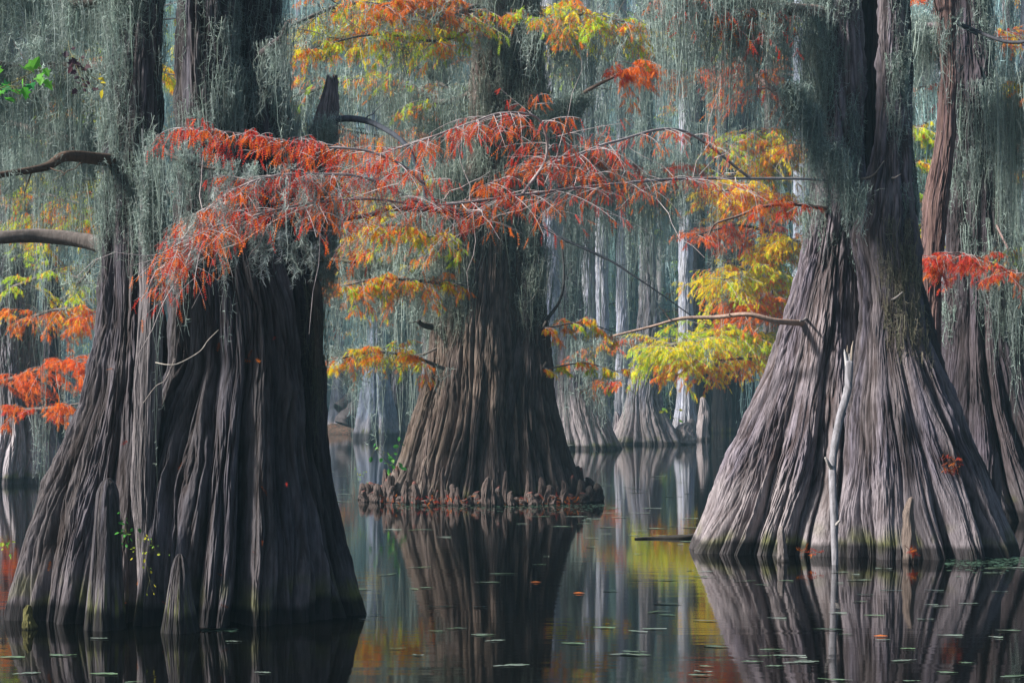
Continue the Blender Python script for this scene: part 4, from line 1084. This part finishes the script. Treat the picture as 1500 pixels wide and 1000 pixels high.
gr = [(.07, .30, .05), (.10, .38, .07), (.05, .22, .05)]
yg = [(.42, .52, .05), (.6, .55, .05), (.2, .42, .06)]
vine('climbing_vine', 'bright green leafy vine in a crease of the left foreground buttress', 'vine', [[(178, 800, 11.3), (184, 780, 11.3), (182, 758, 11.35)]], 22, .035, gr, 1, spread=.03)
vine('climbing_vine', 'thin vine with tiny yellow-green leaves on the front of the left foreground buttress', 'vine', [[(205, 790, 11.25), (212, 815, 11.2), (222, 862, 11.15)], [(200, 800, 11.25), (214, 790, 11.2), (232, 812, 11.2)]], 15, .025, yg, 2, spread=.035)
vine('seedling', 'yellow-green seedling leaves at the left edge beside the left foreground cypress', 'plant', [[(12, 806, 11.0), (8, 795, 10.95), (12, 780, 10.9)]], 14, .035, yg, 3, spread=.03)
vine('seedling', 'bright green leafy sprigs arching over the knees left of the middle cypress', 'plant', [[(578, 690, 25.4), (570, 665, 25.3), (540, 656, 25.2)], [(578, 690, 25.4), (582, 665, 25.3), (586, 648, 25.2)], [(578, 692, 25.4), (560, 668, 25.3), (552, 660, 25.2)]], 7, .10, gr + [(.2, .45, .1)], 4, spread=.05)
vine('seedling', 'small faint green plant low on the left clump of knees', 'plant', [[(535, 700, 25.4), (530, 692, 25.3), (526, 682, 25.3)]], 9, .05, yg, 5, spread=.05)
vine('climbing_vine', 'sprig of yellow-green leaves on the right root of the far silvery cypress', 'vine', [[(988, 615, 61), (982, 600, 61), (978, 580, 61)]], 8, .22, yg, 6, spread=.15)
vine('leafy_branch', 'twig of bright green lobed leaves at the upper left edge', 'branch', [[(-60, 150, 11), (0, 130, 10.6), (40, 110, 10.5), (60, 96, 10.6)], [(-40, 140, 11), (10, 125, 10.6), (30, 140, 10.5)]], 12, .085, [(.10, .42, .05), (.16, .48, .06), (.05, .25, .08)], 7, lobes=3, spread=.05)
vine('leafy_branch', 'withered purple-brown leaves on a pale twig beside the upper left stem', 'branch', [[(100, 60, 11.5), (104, 78, 11.3), (118, 96, 11.2), (140, 118, 11.2)], [(104, 78, 11.3), (118, 112, 11.1), (126, 128, 11.1)]], 13, .055, [(.05, .03, .045), (.08, .04, .05)], 8, lobes=3, spread=.035)
vine('leafy_branch', 'single green and yellow leaves on a twig tip beside the upper left stem', 'branch', [[(134, 112, 11.1), (148, 122, 11.1), (155, 126, 11.1)]], 3, .06, [(.2, .5, .04), (.6, .5, .04)], 9, spread=.02)

# red needles and leaf litter caught on the buttresses and at the waterline
for nm, lab, pxs, rows_ in (
        ('fallen_needles', 'scraps of rusty red needles caught in the bark of the left foreground cypress', 26, [(60, 470, 480, 900, 10.9)]),
        ('fallen_needles', 'red-orange needles lodged at the waterline of the massive right-hand cypress', 16, [(1170, 1200, 804, 812, 15.95), (1330, 1345, 804, 812, 15.95)]),
        ('fallen_needles', 'clump of dark red needles in a crotch on the right skirt of the massive right-hand cypress', 60, [(1378, 1408, 668, 695, 16.35)]),
        ('fallen_needles', 'orange and yellow litter on the mud among the knees of the middle cypress', 150, [(560, 850, 726, 738, 25.0)])):
    r = np.random.default_rng(len(lab))
    m = MB()
    q, c = [], []
    for (xa, xb, ya, yb, dd) in rows_:
        for _ in range(pxs):
            ux, uy = r.uniform(xa, xb), r.uniform(ya, yb)
            ds = surf([s1, s2, s3] if xa < 500 else [e1, e2], ux, uy) if xa < 500 or ya < 700 else dd
            if ds > 90: continue
            q.append(W(ux, uy, ds - .005)); c.append([RED, ORG, RST][r.integers(3)] * r.uniform(.4, 1))
    q = np.array(q)
    q[:, 2] = np.maximum(q[:, 2], .012)
    feathers(m, q, r.normal(size=(len(q), 3)) + [0, 0, -.2], .07, .02, np.array(c), 5, r)
    o = m.build(nm, M_LEAF, smooth=False)
    tag(o, lab, 'leaf litter', kind='stuff')

# floating leaves
def pad_mesh(k):
    r = np.random.default_rng(600 + k)
    m = MB()
    for _ in range(r.integers(2, 5)):
        ox, oy = r.normal() * .05, r.normal() * .02
        n = 14
        a = np.linspace(0, 2 * math.pi, n, endpoint=False)
        ln, w = r.uniform(.035, .085), r.uniform(.016, .032)
        ro = r.normal() * .3
        x = ln * np.cos(a) * (1 + .1 * r.normal(size=n)); y = w * np.sin(a) * (1 + .1 * r.normal(size=n))
        V = np.stack([ox + x * math.cos(ro) - y * math.sin(ro), oy + x * math.sin(ro) + y * math.cos(ro), np.full(n, .0045) + np.abs(r.normal(size=n)) * .002], 1)
        m.add(np.concatenate([V, [[ox, oy, .007]]]), t=[[i, (i + 1) % n, n] for i in range(n)], c=np.array([(.14, .20, .15), (.19, .23, .20), (.11, .18, .10)][r.integers(3)]) * r.uniform(.7, 1.2))
    return m.mesh('floating_leaf', M_PAD, False)


pads = [pad_mesh(k) for k in range(8)]
orange_pad = MB(); a = np.linspace(0, 2 * math.pi, 12, endpoint=False)
orange_pad.add(np.concatenate([np.stack([.06 * np.cos(a), .03 * np.sin(a), np.full(12, .006)], 1), [[0, 0, .014]]]), t=[[i, (i + 1) % 12, 12] for i in range(12)], c=(.6, .16, .03))
opad = orange_pad.mesh('floating_leaf', M_PAD, False)
r = np.random.default_rng(44)
zones = [  # px range, py range, count, where
    (470, 1010, 745, 1000, 56, 'in the dark channel before the middle cypress', 'floating leaves in front of the middle cypress'),
    (1010, 1500, 830, 1000, 52, 'on the reflection of the massive right-hand cypress', 'floating leaves below the right-hand cypress'),
    (0, 470, 935, 1000, 9, 'on dark water below the left foreground cypress', 'floating leaves below the left cypress'),
    (480, 600, 655, 740, 16, 'on the pale water between the left and middle cypresses', 'floating leaves left of the middle cypress'),
    (850, 1060, 655, 790, 44, 'on the water between the middle and right-hand cypresses', 'floating leaves between the middle and right cypresses')]
for (xa, xb, ya, yb, n, where, grp) in zones:
    for i in range(n):
        py = r.uniform(ya, yb); px = r.uniform(xa, xb)
        dd = CAM_H * FPX / (py - HZ)
        o = bpy.data.objects.new('floating_leaf', pads[r.integers(8)])
        COL.objects.link(o)
        o.location = ((px - 750) / FPX * dd, dd, 0)
        o.rotation_euler = (0, 0, r.normal() * .18 + (math.pi if r.uniform() < .5 else 0))
        s = r.uniform(.35, .95) * (1 if dd < 20 else 1.5)
        o.scale = (s * 1.35, s * .75, 1)
        tag(o, 'thin pale green leaves floating ' + where, 'floating leaves', grp)
for px, py, lab in ((848, 869, 'single orange leaf floating left of the pale reflection'), (785, 853, 'tiny orange leaf floating beside pale green leaves, mid channel'), (1290, 932, 'orange leaf floating on the reflection of the right-hand cypress')):
    dd = CAM_H * FPX / (py - HZ)
    o = bpy.data.objects.new('floating_leaf', opad); COL.objects.link(o); o.location = ((px - 750) / FPX * dd, dd, 0); o.scale = (.8, .7, 1)
    tag(o, lab, 'floating leaf')
# duckweed skirts
m = MB()
n = 1300
px = np.concatenate([r.uniform(1385, 1510, 400), r.uniform(575, 900, 600), r.uniform(280, 345, 120), r.uniform(640, 760, 180)])
py = np.concatenate([815 + np.abs(r.normal(size=400)) * 9, 738 + np.abs(r.normal(size=600)) * 5, 921 + np.abs(r.normal(size=120)) * 1.5, 660 + np.abs(r.normal(size=180)) * 4])
dd = CAM_H * FPX / (py - HZ)
ce = np.stack([(px - 750) / FPX * dd, dd, np.full(n, .004)], 1)
a = np.arange(6) * math.pi / 3
rad = r.uniform(.006, .02, n)
V = ce[:, None] + np.stack([np.cos(a), np.sin(a), np.zeros(6)], -1)[None] * rad[:, None, None] * np.array([1.4, 1, 1])
idx = np.arange(n * 6).reshape(n, 6)
m.add(V, q=np.concatenate([idx[:, [0, 1, 2, 3]], idx[:, [0, 3, 4, 5]]]), c=np.repeat(np.array([.10, .19, .13]) * r.uniform(.4, 1.4, (n, 1)), 6, 0))
tag(m.build('duckweed', M_PAD, smooth=False), 'green duckweed scattered along the waterlines', 'duckweed', kind='stuff')

# ================================================================== AIR
m, nt_, N, L = newmat('haze_air')
out = N.new('ShaderNodeOutputMaterial'); v = N.new('ShaderNodeVolumePrincipled')
v.inputs['Color'].default_value = (.50, .84, 1.0, 1)
v.inputs['Density'].default_value = .0010
v.inputs['Anisotropy'].default_value = .2
L.new(v.outputs[0], out.inputs['Volume'])
mb = MB()
x0, x1, y0, y1, z0, z1 = -180, 180, -12, 300, -2.6, 52
mb.add([[x0, y0, z0], [x1, y0, z0], [x1, y1, z0], [x0, y1, z0], [x0, y0, z1], [x1, y0, z1], [x1, y1, z1], [x0, y1, z1]],
       q=[[0, 3, 2, 1], [4, 5, 6, 7], [0, 1, 5, 4], [1, 2, 6, 5], [2, 3, 7, 6], [3, 0, 4, 7]])
tag(mb.build('haze', m, smooth=False), 'thin bluish haze filling the swamp', 'haze', kind='stuff')

# ================================================================== LIGHT, SKY, CAMERA
EL, AZ = math.radians(40), math.radians(-106)     # sun over the photographer's left shoulder; azimuth from +Y, clockwise seen from above is +X
sd = Vector((math.sin(AZ) * math.cos(EL), math.cos(AZ) * math.cos(EL), math.sin(EL)))
li = bpy.data.lights.new('sun', 'SUN'); li.energy = 4.8; li.angle = math.radians(6); li.color = (1, .96, .91)
lo = bpy.data.objects.new('sun', li); COL.objects.link(lo)
lo.rotation_euler = sd.to_track_quat('Z', 'Y').to_euler()
wd = bpy.data.worlds.new('World'); scene.world = wd; wd.use_nodes = True
nt = wd.node_tree; nt.nodes.clear()
ow = nt.nodes.new('ShaderNodeOutputWorld'); bg = nt.nodes.new('ShaderNodeBackground'); sk = nt.nodes.new('ShaderNodeTexSky')
sk.sky_type = 'NISHITA'; sk.sun_disc = False; sk.sun_elevation = EL; sk.sun_rotation = AZ; sk.dust_density = 1.5
bg.inputs['Strength'].default_value = .05
nt.links.new(sk.outputs[0], bg.inputs[0]); nt.links.new(bg.outputs[0], ow.inputs[0])

cam = bpy.data.cameras.new('camera'); co = bpy.data.objects.new('camera', cam); COL.objects.link(co)
co.location = (0, 0, CAM_H); co.rotation_euler = (math.pi / 2, 0, 0)
cam.lens = 60; cam.sensor_width = 36; cam.shift_y = (HZ - 500) / 1500; cam.clip_end = 1000; cam.clip_start = .1
scene.camera = co
scene.view_settings.view_transform = 'Standard'; scene.view_settings.look = 'None'
scene.view_settings.exposure = 1.08; scene.view_settings.gamma = 1
cy = scene.cycles
cy.max_bounces = 6; cy.diffuse_bounces = 2; cy.glossy_bounces = 3; cy.transmission_bounces = 3; cy.volume_bounces = 1; cy.transparent_max_bounces = 4
cy.use_denoising = True
